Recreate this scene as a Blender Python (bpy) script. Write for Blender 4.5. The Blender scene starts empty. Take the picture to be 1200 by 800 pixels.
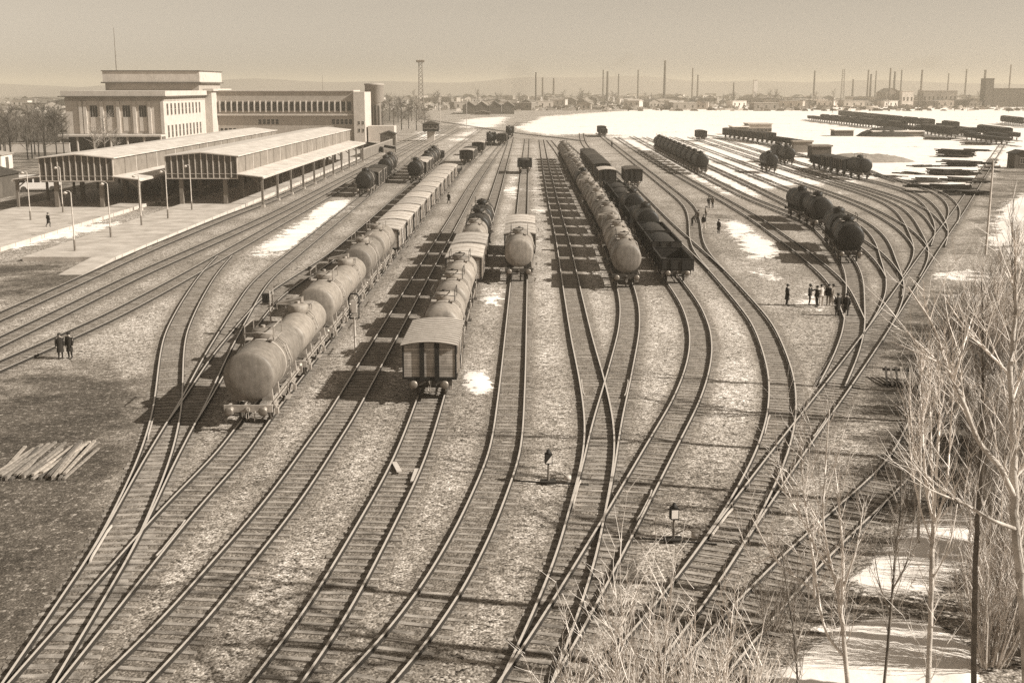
import bpy, bmesh, math, random
import numpy as np
from mathutils import Vector, Matrix
R = math.radians
random.seed(7); RNG = np.random.default_rng(7)
SC = bpy.context.scene
COL = SC.collection
# ------------------------------------------------------------------ camera
H, F = 17.5, 1400.0                     # camera height, focal length in photo pixels (1200 wide)
PITCH = math.atan(298.0 / F)
cam = bpy.data.cameras.new('camera'); camo = bpy.data.objects.new('camera', cam); COL.objects.link(camo)
camo.location = (0, 0, H); camo.rotation_euler = (math.pi/2 - PITCH, 0, 0)
cam.sensor_width = 36.0; cam.lens = 36.0 * F / 1200.0; cam.clip_start = 0.5; cam.clip_end = 20000
SC.camera = camo
# ------------------------------------------------------------------ sky, sun, exposure
SUN_AZ, SUN_EL = -13.0, 33.0             # from the right, a little behind the camera
w = bpy.data.worlds.new('World'); SC.world = w; w.use_nodes = True
nt = w.node_tree; bg = nt.nodes['Background']
sky = nt.nodes.new('ShaderNodeTexSky'); sky.sky_type = 'NISHITA'; sky.sun_disc = False
sky.sun_elevation = R(SUN_EL); sky.sun_rotation = R(90 - SUN_AZ); sky.altitude = 1000
sky.air_density = 1.0; sky.dust_density = 1.6
hs = nt.nodes.new('ShaderNodeHueSaturation'); hs.inputs['Saturation'].default_value = 0.0
tn = nt.nodes.new('ShaderNodeMix'); tn.data_type = 'RGBA'; tn.blend_type = 'MULTIPLY'; tn.inputs['Factor'].default_value = 1.0
tn.inputs['B'].default_value = (1.0, 0.885, 0.73, 1)       # sepia print
nt.links.new(sky.outputs[0], hs.inputs['Color']); nt.links.new(hs.outputs[0], tn.inputs['A'])
nt.links.new(tn.outputs['Result'], bg.inputs['Color']); bg.inputs['Strength'].default_value = 0.061
sl = bpy.data.lights.new('sun', 'SUN'); so = bpy.data.objects.new('sun', sl); COL.objects.link(so)
sl.energy = 5.0; sl.angle = R(0.5); sl.color = (1.0, 0.965, 0.88)
SUNDIR = Vector((math.cos(R(SUN_EL))*math.cos(R(SUN_AZ)), math.cos(R(SUN_EL))*math.sin(R(SUN_AZ)), math.sin(R(SUN_EL))))
so.rotation_euler = (-SUNDIR).to_track_quat('-Z', 'Y').to_euler(); so.location = (60, 0, 80)
vs = SC.view_settings; vs.view_transform = 'Standard'; vs.look = 'None'; vs.gamma = 1; vs.use_curve_mapping = False
vs.exposure = 0.74
SC.cycles.use_denoising = False
SC.cycles.max_bounces = 6; SC.cycles.volume_bounces = 1
HAZE_DENSITY = 0.00030

# ------------------------------------------------------------------ photo pixel -> world
CP, SP = math.cos(PITCH), math.sin(PITCH)
def ray(px, py):
    a = (px - 600) / F; b = (400 - py) / F
    return Vector((a, CP + b*SP, -SP + b*CP))
def gp(px, py, z=0.0):
    r = ray(px, py); t = (z - H) / r.z
    return Vector((r.x*t, r.y*t, z))
def at(px, py, d):                       # the point seen at (px, py) at ground distance d
    r = ray(px, py); t = d / r.y
    return Vector((r.x*t, d, H + r.z*t))
def gd(py, z=0.0):
    return gp(600, py, z).y
# ------------------------------------------------------------------ materials
def sep(v):                              # grey value of a sepia print
    s = math.sqrt(max(v, 0))
    return (v, v*(0.793 + 0.13*s), v*(0.59 + 0.27*s), 1)
MATS = {}
def mat(name, v, rough=0.85, spread=0.25, scale=3.0, bump=0.0, bscale=None, rnd=0.0, metal=0.0, stretch=None, detail=6, streak=0.0):
    """procedural surface: base grey v, mottled by noise, optional per-object variation and bump"""
    if name in MATS: return MATS[name]
    m = bpy.data.materials.new(name); m.use_nodes = True; n = m.node_tree.nodes; l = m.node_tree.links
    b = n['Principled BSDF']; b.inputs['Roughness'].default_value = rough; b.inputs['Metallic'].default_value = metal
    b.inputs['Specular IOR Level'].default_value = 0.3
    tc = n.new('ShaderNodeTexCoord'); src = tc.outputs['Object']
    if stretch:
        mp = n.new('ShaderNodeMapping'); mp.inputs['Scale'].default_value = stretch; l.new(src, mp.inputs['Vector']); src = mp.outputs[0]
    nz = n.new('ShaderNodeTexNoise'); nz.inputs['Scale'].default_value = scale; nz.inputs['Detail'].default_value = detail; nz.inputs['Roughness'].default_value = 0.65
    l.new(src, nz.inputs['Vector'])
    cr = n.new('ShaderNodeValToRGB'); e = cr.color_ramp.elements
    e[0].position = 0.3; e[1].position = 0.72
    e[0].color = sep(v*(1-spread)); e[1].color = sep(min(v*(1+spread), 0.95))
    l.new(nz.outputs['Fac'], cr.inputs['Fac']); out = cr.outputs['Color']
    if streak:
        mp2 = n.new('ShaderNodeMapping'); mp2.inputs['Scale'].default_value = (2.5, 2.5, 0.35); l.new(tc.outputs['Object'], mp2.inputs['Vector'])
        n2 = n.new('ShaderNodeTexNoise'); n2.inputs['Scale'].default_value = 2.2; n2.inputs['Detail'].default_value = 7; l.new(mp2.outputs[0], n2.inputs['Vector'])
        r2 = n.new('ShaderNodeMapRange'); r2.inputs['From Min'].default_value = 0.42; r2.inputs['From Max'].default_value = 0.68
        r2.inputs['To Min'].default_value = 1.0; r2.inputs['To Max'].default_value = 1.0 - streak; l.new(n2.outputs['Fac'], r2.inputs['Value'])
        mm = n.new('ShaderNodeMix'); mm.data_type = 'RGBA'; mm.blend_type = 'MULTIPLY'; mm.inputs['Factor'].default_value = 1
        l.new(out, mm.inputs['A']); l.new(r2.outputs[0], mm.inputs['B']); out = mm.outputs['Result']
    if rnd:
        oi = n.new('ShaderNodeObjectInfo'); r2 = n.new('ShaderNodeMapRange'); r2.inputs['To Min'].default_value = 1-rnd; r2.inputs['To Max'].default_value = 1+rnd
        l.new(oi.outputs['Random'], r2.inputs['Value'])
        mm = n.new('ShaderNodeMix'); mm.data_type = 'RGBA'; mm.blend_type = 'MULTIPLY'; mm.inputs['Factor'].default_value = 1
        l.new(out, mm.inputs['A']); l.new(r2.outputs[0], mm.inputs['B']); out = mm.outputs['Result']
    l.new(out, b.inputs['Base Color'])
    if bump:
        n3 = n.new('ShaderNodeTexNoise'); n3.inputs['Scale'].default_value = bscale or scale*3; n3.inputs['Detail'].default_value = 5
        l.new(src, n3.inputs['Vector'])
        bp = n.new('ShaderNodeBump'); bp.inputs['Strength'].default_value = bump; bp.inputs['Distance'].default_value = 0.061
        l.new(n3.outputs['Fac'], bp.inputs['Height']); l.new(bp.outputs[0], b.inputs['Normal'])
    MATS[name] = m
    return m
def plank_mat(name, v, axis=2, width=0.16, rnd=0.0, spread=0.3, rough=0.85, gap=0.35):
    """boards: thin dark joints every `width` metres along `axis`, each board its own tone"""
    if name in MATS: return MATS[name]
    m = mat(name, v, rough, spread, 1.5, 0.15, 20, rnd, streak=0.25)
    n = m.node_tree.nodes; l = m.node_tree.links; b = n['Principled BSDF']
    tc = n.new('ShaderNodeTexCoord'); sx = n.new('ShaderNodeSeparateXYZ'); l.new(tc.outputs['Object'], sx.inputs[0])
    dv = n.new('ShaderNodeMath'); dv.operation = 'DIVIDE'; dv.inputs[1].default_value = width; l.new(sx.outputs[axis], dv.inputs[0])
    fr = n.new('ShaderNodeMath'); fr.operation = 'FRACT'; l.new(dv.outputs[0], fr.inputs[0])
    fl = n.new('ShaderNodeMath'); fl.operation = 'FLOOR'; l.new(dv.outputs[0], fl.inputs[0])
    wn = n.new('ShaderNodeTexWhiteNoise'); wn.noise_dimensions = '1D'; l.new(fl.outputs[0], wn.inputs['W'])
    lt = n.new('ShaderNodeMath'); lt.operation = 'LESS_THAN'; lt.inputs[1].default_value = 0.14; l.new(fr.outputs[0], lt.inputs[0])
    r1 = n.new('ShaderNodeMapRange'); r1.inputs['To Min'].default_value = 0.8; r1.inputs['To Max'].default_value = 1.15; l.new(wn.outputs['Value'], r1.inputs['Value'])
    sb = n.new('ShaderNodeMath'); sb.operation = 'MULTIPLY'; sb.inputs[1].default_value = 1-gap; l.new(lt.outputs[0], sb.inputs[0])
    s2 = n.new('ShaderNodeMath'); s2.operation = 'SUBTRACT'; l.new(r1.outputs[0], s2.inputs[0]); l.new(sb.outputs[0], s2.inputs[1])
    mm = n.new('ShaderNodeMix'); mm.data_type = 'RGBA'; mm.blend_type = 'MULTIPLY'; mm.inputs['Factor'].default_value = 1
    old = b.inputs['Base Color'].links[0].from_socket
    l.new(old, mm.inputs['A']); l.new(s2.outputs[0], mm.inputs['B']); l.new(mm.outputs['Result'], b.inputs['Base Color'])
    return m
M = dict(
    sleeper = mat('sleeper_wood', 0.27, 0.9, 0.65, 1.3, 0.3, 25),
    railtop = mat('rail_head_steel', 0.48, 0.4, 0.12, 6),
    railside = mat('rail_web_rust', 0.025, 0.8, 0.3, 8),
    tank = mat('tank_paint_brown', 0.22, 0.55, 0.25, 2.6, rnd=0.2, streak=0.18, bump=0.05),
    tankl = mat('tank_paint_pale', 0.25, 0.55, 0.3, 2.2, rnd=0.25, streak=0.22),
    tankd = mat('tank_paint_black', 0.022, 0.5, 0.35, 1.2, rnd=0.3, streak=0.3),
    frame = mat('underframe_steel', 0.06, 0.7, 0.4, 3),
    framel = mat('underframe_sunlit', 0.30, 0.8, 0.4, 3),  # paler copy of underframe_steel, sunlit look put into the colour
    wheel = mat('wheel_steel', 0.07, 0.6, 0.4, 5),
    buffer = mat('buffer_steel', 0.22, 0.45, 0.3, 6, metal=0.4),
    boxw = plank_mat('wagon_boards', 0.36, 2, 0.15, 0.25),
    boxd = plank_mat('wagon_boards_dark', 0.028, 2, 0.15, 0.35),
    stan = mat('wagon_stanchion', 0.018, 0.7, 0.3, 4),
    stanl = mat('wagon_stanchion_pale', 0.30, 0.7, 0.3, 4),
    roofl = mat('wagon_roof_pale', 0.43, 0.8, 0.24, 1.4, rnd=0.16, streak=0.15),
    roofd = mat('wagon_roof_dark', 0.07, 0.8, 0.3, 1.4, rnd=0.3),
    batten = mat('roof_batten', 0.42, 0.8, 0.2, 2),
    plaster = mat('plaster_pale', 0.48, 0.9, 0.12, 0.5, streak=0.15),
    plasterm = mat('plaster_grey', 0.34, 0.9, 0.15, 0.5, streak=0.15),
    plasterd = mat('plaster_dark', 0.10, 0.9, 0.2, 0.5),
    glass = mat('window_glass', 0.03, 0.15, 0.3, 2),
    canroof = mat('canopy_roof_sheet', 0.53, 0.8, 0.25, 0.5, streak=0.15),
    panel = mat('canopy_panel', 0.20, 0.6, 0.22, 0.7),
    pglass = mat('canopy_glazing', 0.07, 0.3, 0.3, 0.8),
    mullion = mat('canopy_mullion', 0.42, 0.6, 0.2, 3),
    post = mat('post_paint', 0.16, 0.7, 0.3, 3),
    postl = mat('post_paint_pale', 0.45, 0.7, 0.3, 3),
    conc = mat('platform_concrete', 0.40, 0.9, 0.3, 0.45, 0.2, 6),
    bark = mat('bark_pale', 0.42, 0.9, 0.5, 2.2, 0.3, 12, rnd=0.15),
    barkd = mat('bark_dark', 0.13, 0.9, 0.5, 2.5, 0.3, 12, rnd=0.15),
    twig = mat('twig_pale', 0.66, 0.9, 0.25, 2, rnd=0.15),
    twigm = mat('twig_grey', 0.30, 0.9, 0.45, 2, rnd=0.2),
    twigd = mat('twig_dark', 0.12, 0.9, 0.3, 2, rnd=0.3),
    snow = mat('snow_crust', 0.86, 0.9, 0.06, 0.7, 0.3, 3),
    timber = mat('timber_dark', 0.035, 0.9, 0.5, 2, rnd=0.3),
    timberl = mat('timber_pale', 0.22, 0.9, 0.5, 3, rnd=0.65),
    brick = mat('brick_dark', 0.085, 0.9, 0.25, 1),
    brickm = mat('brick_mid', 0.2, 0.9, 0.25, 1, rnd=0.3),
    housel = mat('house_wall_pale', 0.55, 0.9, 0.15, 0.3, rnd=0.25),
    housem = mat('house_wall_grey', 0.25, 0.9, 0.2, 0.3, rnd=0.4),
    houser = mat('house_roof', 0.14, 0.9, 0.3, 0.4, rnd=0.5),
    cloth = mat('cloth_dark', 0.025, 0.95, 0.3, 6, rnd=0.3),
    clothm = mat('cloth_grey', 0.16, 0.95, 0.3, 6, rnd=0.3),
    clothl = mat('cloth_pale', 0.6, 0.95, 0.15, 6),
    skin = mat('skin', 0.32, 0.7, 0.1, 6),
    hair = mat('hair_dark', 0.02, 0.8, 0.2, 10),
    stack = mat('chimney_masonry', 0.10, 0.9, 0.2, 0.2, rnd=0.4),
    white = mat('white_enamel', 0.72, 0.5, 0.08, 2),
    earth = mat('bare_earth', 0.24, 0.95, 0.3, 0.8, 0.4, 4),
)
# ------------------------------------------------------------------ mesh builder
class MB:
    def __init__(s): s.v = []; s.f = []; s.mi = []; s.sm = []; s.mats = []
    def _m(s, m):
        if m not in s.mats: s.mats.append(m)
        return s.mats.index(m)
    def add(s, vs, fs, m, smooth=False, M4=None):
        o = len(s.v); k = s._m(m)
        if M4 is not None: vs = [tuple(M4 @ Vector(p)) for p in vs]
        s.v += [tuple(p) for p in vs]
        for f in fs: s.f.append([i+o for i in f]); s.mi.append(k); s.sm.append(smooth)
        return s
    def box(s, x0, x1, y0, y1, z0, z1, m, M4=None):
        vs = [(x0,y0,z0),(x1,y0,z0),(x1,y1,z0),(x0,y1,z0),(x0,y0,z1),(x1,y0,z1),(x1,y1,z1),(x0,y1,z1)]
        return s.add(vs, [(3,2,1,0),(4,5,6,7),(0,1,5,4),(1,2,6,5),(2,3,7,6),(3,0,4,7)], m, False, M4)
    def bar(s, a, b, wd, ht, m):                    # box beam from a to b
        a = Vector(a); b = Vector(b); d = b-a
        q = d.to_track_quat('Y', 'Z').to_matrix().to_4x4(); q.translation = a
        return s.box(-wd/2, wd/2, 0, d.length, -ht/2, ht/2, m, q)
    def cyl(s, a, b, r0, m, r1=None, n=16, caps=True, smooth=True):
        a = Vector(a); b = Vector(b); r1 = r0 if r1 is None else r1; d = (b-a)
        q = d.to_track_quat('Z', 'Y').to_matrix(); vs = []
        for p, r in ((a, r0), (b, r1)):
            for i in range(n):
                t = 2*math.pi*i/n; vs.append(p + q @ Vector((r*math.cos(t), r*math.sin(t), 0)))
        s.add(vs, [(i, (i+1) % n, n+(i+1) % n, n+i) for i in range(n)], m, smooth)
        if caps: s.add(vs, [list(range(n))[::-1], list(range(n, 2*n))], m, False)
        return s
    def lathe(s, prof, m, M4=None, n=24):           # prof: (r, h) along local z
        vs = []; fs = []
        for r, h in prof:
            for i in range(n):
                t = 2*math.pi*i/n; vs.append((r*math.cos(t), r*math.sin(t), h))
        for k in range(len(prof)-1):
            for i in range(n): fs.append((k*n+i, k*n+(i+1) % n, (k+1)*n+(i+1) % n, (k+1)*n+i))
        fs.append(list(range(n))[::-1]); fs.append([(len(prof)-1)*n+i for i in range(n)])
        return s.add(vs, fs, m, True, M4)
    def tube(s, pts, rad, m, n=5, smooth=True):
        pts = [Vector(p) for p in pts]; vs = []; fs = []
        if not hasattr(rad, '__len__'): rad = [rad]*len(pts)
        for k, p in enumerate(pts):
            t = (pts[min(k+1, len(pts)-1)] - pts[max(k-1, 0)])
            q = t.to_track_quat('Z', 'Y').to_matrix()
            for i in range(n):
                a = 2*math.pi*i/n; vs.append(p + q @ Vector((rad[k]*math.cos(a), rad[k]*math.sin(a), 0)))
        for k in range(len(pts)-1):
            for i in range(n): fs.append((k*n+i, k*n+(i+1) % n, (k+1)*n+(i+1) % n, (k+1)*n+i))
        if n > 3: fs.append(list(range(n))[::-1]); fs.append([(len(pts)-1)*n+i for i in range(n)])
        return s.add(vs, fs, m, smooth)
    def prism(s, poly, y0, y1, m, M4=None, smooth=False):  # poly (x, z) extruded along y
        n = len(poly); vs = [(x, y0, z) for x, z in poly] + [(x, y1, z) for x, z in poly]
        fs = [(i, (i+1) % n, n+(i+1) % n, n+i) for i in range(n)]
        s.add(vs, fs, m, smooth, M4); s.add(vs, [list(range(n))[::-1], list(range(n, 2*n))], m, False, M4)
        return s
    def mesh(s, name):
        me = bpy.data.meshes.new(name); me.from_pydata(s.v, [], s.f)
        for m in s.mats: me.materials.append(m)
        me.polygons.foreach_set('material_index', s.mi); me.polygons.foreach_set('use_smooth', s.sm)
        me.validate(); me.update()
        return me
    def build(s, name, parent=None):
        o = bpy.data.objects.new(name, s.mesh(name)); COL.objects.link(o)
        if parent: o.parent = parent
        return o
def tag(o, label=None, cat=None, group=None, kind=None):
    if label: o['label'] = label
    if cat: o['category'] = cat
    if group: o['group'] = group
    if kind: o['kind'] = kind
    return o
def thing(name, label, cat, loc=(0,0,0), rz=0.0, group=None, kind=None):
    o = bpy.data.objects.new(name, None); COL.objects.link(o); o.empty_display_size = 0.3
    o.location = loc; o.rotation_euler = (0, 0, rz)
    return tag(o, label, cat, group, kind)
CHILD = {}
def reg(root):                                     # remember a prototype's children, two levels
    CHILD[root.name] = [(c, list(c.children)) for c in root.children]
    return root
def dup(root, loc, rz, label=None, group=None, scale=None):
    r = root.copy(); COL.objects.link(r); r.location = loc; r.rotation_euler = (0, 0, rz)
    if scale: r.scale = scale
    if label: r['label'] = label
    if group: r['group'] = group
    for c, gs in CHILD.get(root.name, []):
        d = c.copy(); COL.objects.link(d); d.parent = r
        for g in gs:
            e = g.copy(); COL.objects.link(e); e.parent = d
    return r
ORD = 'first second third fourth fifth sixth seventh eighth ninth tenth eleventh twelfth thirteenth fourteenth fifteenth sixteenth seventeenth eighteenth nineteenth twentieth twenty-first twenty-second twenty-third twenty-fourth twenty-fifth twenty-sixth twenty-seventh twenty-eighth twenty-ninth thirtieth thirty-first thirty-second thirty-third thirty-fourth'.split()
# ------------------------------------------------------------------ track alignments: (photo x, photo y) of the centre line, or ('w', x, d)
TP = {
 'platform': [(0,373),(96,330),(165,297),(214,277),(275,251),(320,236),(450,175.5),(520,147)],
 'second': [(0,403),(82.5,363),(154,327),(247,286),(320,253),(460,180),(528,147)],
 'third': [(0,431.7),(45,412),(132,372.6),(220,324.5),(247,309),(320,267),(470,181),(534,147)],
 'link': [(40,797),(136,646),(173,563),(185.5,530),(196,489),(199,461),(201,420),(204.8,393),(222.7,357.5),(244.7,321.7),(264,301)],
 'left_siding': [(40,797),(136,646),(187.6,543.7),(211,502),(227,475),(253,420),(304,332),(433,226),(489,178),('w',-22,520)],
 'shade_siding': [(211,502),(229,475),(262,420),(318,349),('w',-18.6,125),('w',-18.2,160),(487,214),('w',-16.8,340),('w',-13,520)],
 'left_train': [(49,797),(169,651.5),(202.6,609.7),(226,585),(277.7,530),(301,494),(505,240),(539,200),(556,186),(575,170),(590,158),('w',4,620)],
 'open_left': [(154,797),(227,723),(272.7,662.5),(303,629.7),(335,588),(361,550),(386,511.5),(397.5,496),(431.6,435),(469,370),(500,315),(521.7,278),(535,255),(554,220),(567.5,200),(584,175),(600,158)],
 'box_train': [(334,794),(370.7,745),(403,690),(430,640),(456,592),(477,550),(491.7,511.5),(505,470),(581,229),(589,200),(599,165)],
 'centre': [(442,794),(463,772),(505,717),(534,668),(562,613),(582,561),(589.7,545.7),(596,510),(602,435),(605,385),(608,335),(613,237),(615,200),(618,165)],
 'open_centre': [(622,794),(647,737),(662,695.5),(677,654),(687,607.5),(699.6,554),(703.5,521),(702,490.7),(693.6,446.7),(681.8,400),(670,340),(660,285),(649,240),(640.7,200),(635,165)],
 'tank_train': [(687,607.5),(699.6,562),(705,532),(711.8,496),(724,449.5),(738,390),(739,362.5),(734,339),(713,285),(696,254),(680,225),(667,200),(656,180),(643,164)],
 'dark_train': [(614,810),(631.5,783),(670.5,717.5),(695,673.5),(708.5,648.7),(727.7,615.7),(747,578.7),(766.7,543),(784,510),(803,477),(816,444),(822.5,415),(821.8,390),(810.6,359),(792,334),(716,228),(695,200),(674,178),(652,160)],
 'right_main': [(760,760),(806,704),(831,665),(857.5,627),(879,590),(892,563),(906,533),(916.5,494),(918,470),(916.5,443),(906.6,411.5),(894,380),(840,318),(780,262),(743,222),(684,170),(682,158)],
 'right_loop': [(840,318),(822,300),(814,283),(815,264),(812,243),(784,222),(769.5,210),(745,191),(702,157)],
 'yard_one': [(1002,378),(984.7,335.7),(969,320.6),(940,296.5),(880,253),('w',34,285),('w',37,430)],
 'yard_two': [(975,455),(992,420),(1002,389),(1002,348),(1003,330),(996,308),(958,263),(880,235),(817,202),(740,160)],
 'yard_three': [(1049,329),(1040,312),(1029,300),(1010,283.5),(880,218),('w',47,430)],
 'yard_four': [(1021,401),(1043.5,364.6),(1051,345),(1050,331.6),(1046.6,318),(1040,306),(1038,291),(1030,276),(1017,264),(1000,254.3),(880,205),('w',52,430)],
 'yard_five': [(1081,295),(1077,284),(1065,272),(1051.5,262.5),(1027.5,248.8),(1000,236.4),('w',53.5,255),('w',57,430)],
 'yard_six': [(1068,326),(1080,308),(1082.5,295),(1079.7,286),(1070,268),(1062,252),(1050,241),(1028.9,231.6),(1000,223.4),('w',59,260),('w',63,430)],
 'yard_seven': [(1103,272),(1100,266),(1091,253),(1077,242.6),(1055,233),(1034,226),(1000,218),('w',62.5,260),('w',67,430)],
 'yard_eight': [(1100,290),(1103.8,281),(1106,270.8),(1102.4,259),(1092,243.3),(1083,233),(1071.5,225.4),(1044.7,217.6),(1000,209),('w',67,280),('w',72,430)],
 'yard_nine': [(1115,264),(1122,250),(1119.9,242),(1112,232),(1097.6,223.4),(1071.5,215),(1018,203.4),('w',75,300),('w',79,430)],
 'spoil_siding': [('w',72.5,225),('w',74.5,250),('w',80,290),('w',84,325),('w',84.3,358),('w',80,390),('w',75.5,420),('w',71,450)],
 'ladder': [(760,760),(806,704),(857.5,627),(903,563),(926.5,530),(951,497),(973.5,467),(1005.7,422),(1035,380),(1100,282),(1122,252),(1148,211),(1176,168)],
 'bushes': [(820,795),(872,735),(935,665),(1000,605),(1062,548),('w',26,70),('w',34,85)],
 'throat': [(688,166),(672,163),(650,161),(630,159.8),(610,157.8),(590,154.5),(560,149.5),(520,143.5),(492,139.5)],
 'far_mid': [('w',158.5,383),('w',168.5,510),('w',177,630)],
 'far_end': [('w',206,425),('w',222,500),('w',240,600)],
 'far_store': [('w',151,360),('w',157,510),('w',158,660)],
 'far_row': [('w',166,395),('w',180,510),('w',194,730)],
}
def alignment(pts):
    P = [(p[1], p[2]) if p[0] == 'w' else tuple(gp(p[0], p[1]))[:2] for p in pts]
    P.sort(key=lambda q: q[1]); P = np.array(P)
    d0, d1 = P[0, 1], P[-1, 1]
    pad = 40
    dd = np.arange(d0-pad, d1+pad, 0.5)
    xx = np.interp(dd, P[:, 1], P[:, 0])
    s0 = (P[1, 0]-P[0, 0])/(P[1, 1]-P[0, 1]); s1 = (P[-1, 0]-P[-2, 0])/(P[-1, 1]-P[-2, 1])
    xx = np.where(dd < d0, P[0, 0]+s0*(dd-d0), xx); xx = np.where(dd > d1, P[-1, 0]+s1*(dd-d1), xx)
    outs = []
    for sig in (2.5, 6, 14, 26):
        k = np.exp(-0.5*(np.arange(-160, 161)*0.5/sig)**2); k /= k.sum()
        outs.append(np.convolve(np.pad(xx, 160, mode='reflect', reflect_type='odd'), k, mode='valid'))
    lev = np.clip(np.interp(dd, [55, 110, 200, 380], [0, 1, 2, 3]), 0, 3)
    i = np.minimum(lev.astype(int), 2); f = lev-i; O = np.array(outs)
    xs = O[i, np.arange(len(dd))]*(1-f) + O[i+1, np.arange(len(dd))]*f
    return dd, xs, d0, d1
class Track:
    def __init__(s, name, lo=None, hi=None):
        dd, xs, d0, d1 = alignment(TP[name]); lo = d0 if lo is None else lo; hi = d1 if hi is None else hi
        k = (dd >= lo) & (dd <= hi); s.d = dd[k]; s.x = xs[k]
        seg = np.hypot(np.diff(s.d), np.diff(s.x)); s.s = np.concatenate([[0], np.cumsum(seg)])
        s.tx = np.gradient(s.x, s.s); s.td = np.gradient(s.d, s.s)
    def at_s(s, t):
        x = np.interp(t, s.s, s.x); d = np.interp(t, s.s, s.d)
        return x, d, math.atan2(-np.interp(t, s.s, s.tx), np.interp(t, s.s, s.td))
    def s_at_d(s, d): return float(np.interp(d, s.d, s.s))
LO = {'platform':72,'second':66,'third':62,'link':26,'left_siding':26,'left_train':22,'open_left':22,'box_train':20,'centre':20,'open_centre':22,'dark_train':22,'right_main':33,'ladder':25,'bushes':24}
HI = {'open_left':455,'box_train':432,'centre':418,'open_centre':411,'tank_train':405,'dark_train':398,'right_main':470,'right_loop':470}
TR = {k: Track(k, LO.get(k), HI.get(k)) for k in TP}
# ------------------------------------------------------------------ ground sheet
def poly_px(pts): return [tuple(gp(*p))[:2] for p in pts]
def inside(X, Y, poly):
    r = np.zeros(X.shape, bool); n = len(poly)
    for i in range(n):
        x0, y0 = poly[i]; x1, y1 = poly[(i+1) % n]
        if y0 == y1: continue
        c = ((y0 > Y) != (y1 > Y)) & (X < (x1-x0)*(Y-y0)/(y1-y0)+x0)
        r ^= c
    return r
SNOW = [  # polygons in the photo where snow lies, weight
 ([(600,150),(640,136),(760,128),(900,124),(1210,117),(1400,120),(1400,160),(1190,190),(1140,216),(1095,220),(1040,206),(1000,214),(960,214),(880,200),(800,172),(720,158),(640,158)], 0.86),
 ([(700,158),(800,172),(880,200),(960,214),(1030,236),(940,214),(880,232),(850,228),(800,206),(740,176)], 0.85),
 ([(850,265),(868,258),(910,284),(912,298),(888,302),(850,274)], 1.0),
 ([(876,312),(888,310),(914,332),(908,338)], 1.0),
 ([(296,294),(345,262),(385,236),(428,233),(415,248),(360,282),(325,298)], 1.0),
 ([(535,440),(556,433),(582,436),(582,458),(560,463),(537,461)], 1.0),
 ([(556,352),(568,342),(593,344),(592,358),(572,363),(556,362)], 1.0),
 ([(597,206),(610,203),(606,238),(590,242)], 0.8), ([(624,214),(632,216),(634,330),(624,330)], 0.62),
 ([(490,155),(520,150),(515,160),(488,166)], 0.8), ([(535,158),(565,150),(545,168),(525,172)], 0.75), ([(540,140),(600,136),(580,150),(540,150)], 0.8),
 ([(935,770),(1000,735),(1090,725),(1140,770),(1140,840),(880,840)], 1.3),
 ([(990,685),(1050,640),(1100,605),(1160,580),(1210,590),(1180,640),(1080,692),(1010,706)], 1.35),
 ([(1080,318),(1140,318),(1180,325),(1150,332),(1085,328)], 0.9), ([(1120,345),(1200,350),(1210,358),(1120,356)], 0.8),
 ([(1185,235),(1300,205),(1300,330),(1200,310),(1165,290)], 1.15),
 ([(1060,320),(1080,316),(1080,330)], 0.7), ([(1115,352),(1150,335),(1140,376)], 1.0), ([(1150,398),(1185,376),(1180,412)], 1.0), ([(1130,440),(1200,420),(1200,450)], .8),
 ([(0,296),(150,262),(160,254),(140,257),(0,285)], 0.85),
 ([(925,338),(975,345),(975,362),(930,360)], 0.5), ([(895,520),(930,500),(940,515),(905,545)], 0.45),
 ([(840,262),(868,252),(862,270)], 0.7), ([(1140,196),(1168,176),(1172,184),(1128,224),(1112,224)], 1.0), ([(1098,262),(1108,258),(1108,276)],.7),([(930,470),(960,462),(955,478)],.5),
]
DIRT = [ # darker trodden soil
 ([(-300,900),(-300,470),(0,455),(60,425),(160,440),(185,470),(150,560),(90,700),(-20,830)], 1.0),
 ([(-20,305),(110,302),(115,325),(0,366),(-60,380)], 0.9),
 ([(900,345),(980,345),(985,372),(910,368)], 0.5), ([(826,250),(870,246),(868,276),(830,278)], 0.8),
 ([(1085,330),(1330,300),(1330,720),(1120,640),(1010,480)], 1.0),
 ([(1155,190),(1230,170),(1230,250),(1150,300),(1120,300)], 0.7),
 ([(545,595),(640,560),(650,640),(520,800),(470,800)], 0.35),
 ([(0,175),(120,160),(130,250),(0,262)], 0.7), ([(0,110),(460,108),(500,135),(420,160),(100,170),(0,200)], 0.8),
]
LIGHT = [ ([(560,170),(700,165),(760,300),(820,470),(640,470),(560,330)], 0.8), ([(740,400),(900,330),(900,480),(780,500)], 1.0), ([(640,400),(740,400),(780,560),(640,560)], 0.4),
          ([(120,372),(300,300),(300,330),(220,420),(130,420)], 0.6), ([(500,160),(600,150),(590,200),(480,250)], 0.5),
          ([(430,230),(640,215),(560,330),(440,330)], 0.0)]
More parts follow.
